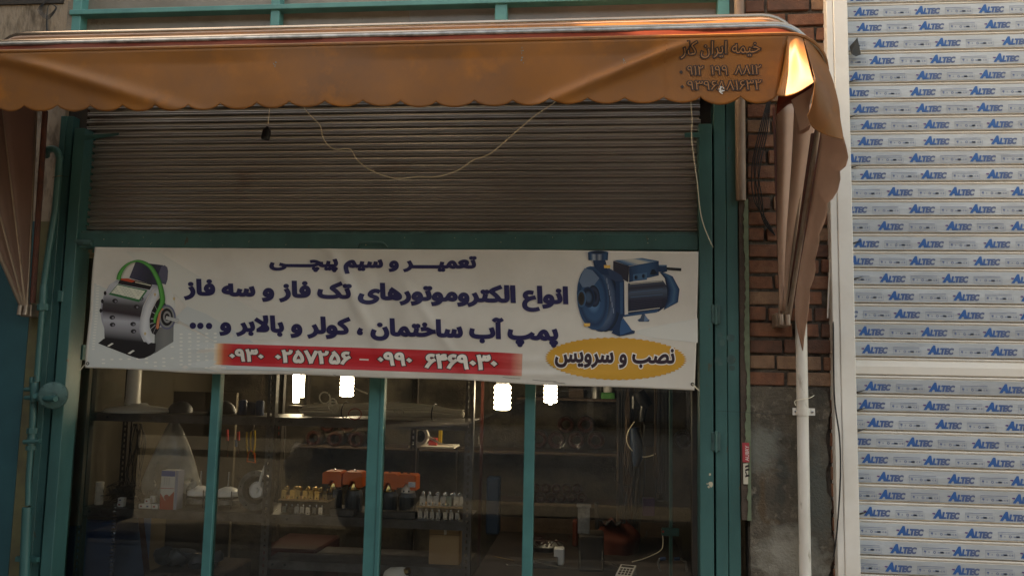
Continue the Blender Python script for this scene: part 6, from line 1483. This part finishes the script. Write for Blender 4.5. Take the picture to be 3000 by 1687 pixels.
# small clamp stand by the inner bar
t = thing('puller_clamp', 'three-legged clamp with blue joints by the inner door bar', 'clamp', P(1690, 1410, .8))
for pts, m in (([(1660, 1404), (1655, 1415), (1662, 1436)], 'dull_steel'), ([(1712, 1404), (1725, 1412), (1728, 1436)], 'dull_steel'), ([(1688, 1400), (1688, 1440)], 'dull_steel')): MB().tube([P(x, y, .8) for x, y in pts], .007, 6).build('leg', m, t, smooth=True)
for x0_, x1_ in ((1660, 1675), (1695, 1710)): MB().tube([P(x0_, 1405, .79), P(x1_, 1404, .79)], .010, 8).build('blue_joint', 'blue_paint', t, smooth=True)
# rusty tools leaning on the rear wall
tag(MB().box(X_(1222, 1300, 1.9), X_(1255, 1300, 1.9), 1.9, 2.0, ZT, P(1240, 1200, 1.9).z, ch=.01).build('blue_locker', 'blue_dark'), 'dark blue locker against the rear wall', 'locker')
tag(MB().box(X_(1205, 1200, 1.1), X_(1212, 1200, 1.1), 1.1, 1.12, 0, 2.3).build('dark_upright', 'copper'), 'rusty upright just right of the rack', 'post')

# ------------------------------------------------------------------ the car whose reflection lies in the panes
t = thing('parked_car', 'long white van that shows only as a faint reflection in the window', 'car', (-1.3, -5.3, 0))
YC0, YC1 = -6.1, -4.5
side = [(-2.9, .35), (-2.95, .62), (-2.7, .86), (-1.7, 1.0), (-.95, 1.05), (-.1, 1.46), (.35, 1.53), (2.6, 1.52), (2.95, 1.36), (3.05, 1.05), (3.1, .95), (3.12, .4), (2.9, .28), (-2.6, .28)]
mb = MB(); mid = [(x, z) for x, z in side]; n = len(mid); V = []
for yy, sq in ((YC0, .0), (YC0 + .12, 1.0), (YC1 - .12, 1.0), (YC1, .0)):
    for x, z in mid:
        f = 1 if z < 1.08 else (0 if sq == 0 else 1)
        V.append((x * (1 if sq else .985), yy if z < 1.08 else (yy + (.16 if yy < -5.3 else -.16) * (0 if sq else 1)), z - (0 if sq else .04 if z > 1.08 else 0)))
F = [(r_ * n + k, r_ * n + (k + 1) % n, (r_ + 1) * n + (k + 1) % n, (r_ + 1) * n + k) for r_ in range(3) for k in range(n)] + [tuple(range(n)), tuple(range(3 * n, 4 * n))]
bdy = mb.add(V, F).build('body', 'car_paint', t, smooth=True)
for pts in ([(-.85, 1.07), (-.12, 1.40), (.35, 1.45), (.35, 1.07)], [(.42, 1.07), (.42, 1.45), (1.38, 1.44), (1.38, 1.07)], [(1.45, 1.07), (1.45, 1.45), (2.5, 1.44), (2.75, 1.30), (2.8, 1.07)]):
    MB().poly([(x, YC1 + .004 - (z - 1.07) * .38, z) for x, z in pts]).build('side_window', 'car_glass', t)
MB().poly([(-.90, YC0 + .15, 1.09), (-.90, YC1 - .15, 1.09), (-.13, YC1 - .22, 1.47), (-.13, YC0 + .22, 1.47)]).build('windscreen', 'car_glass', t)
for x in (-2.0, 2.15):
    for y in (YC0 - .01, YC1 - .17):
        wl = MB().lathe([(.19, 0), (.30, 0), (.31, .02), (.31, .16), (.30, .18), (.19, .18)], (x, y, .18), (0, 1, 0), 24, close=True).build('wheel', 'tyre', t, smooth=True)
        MB().lathe([(0, .03), (.19, .02), (.19, .17), (0, .16)], (x, y, .18), (0, 1, 0), 20).build('rim', 'dull_steel', wl)
for y in (YC0 + .25, YC1 - .25): MB().lathe([(0, 0), (.10, 0), (.09, .05), (0, .07)], (-2.84, y, .70), (-1, 0, .3), 14).build('headlight', 'white_plastic', t, smooth=True)

for ch in [o for o in bpy.data.objects if o.parent == t]: ch.location.x -= .45
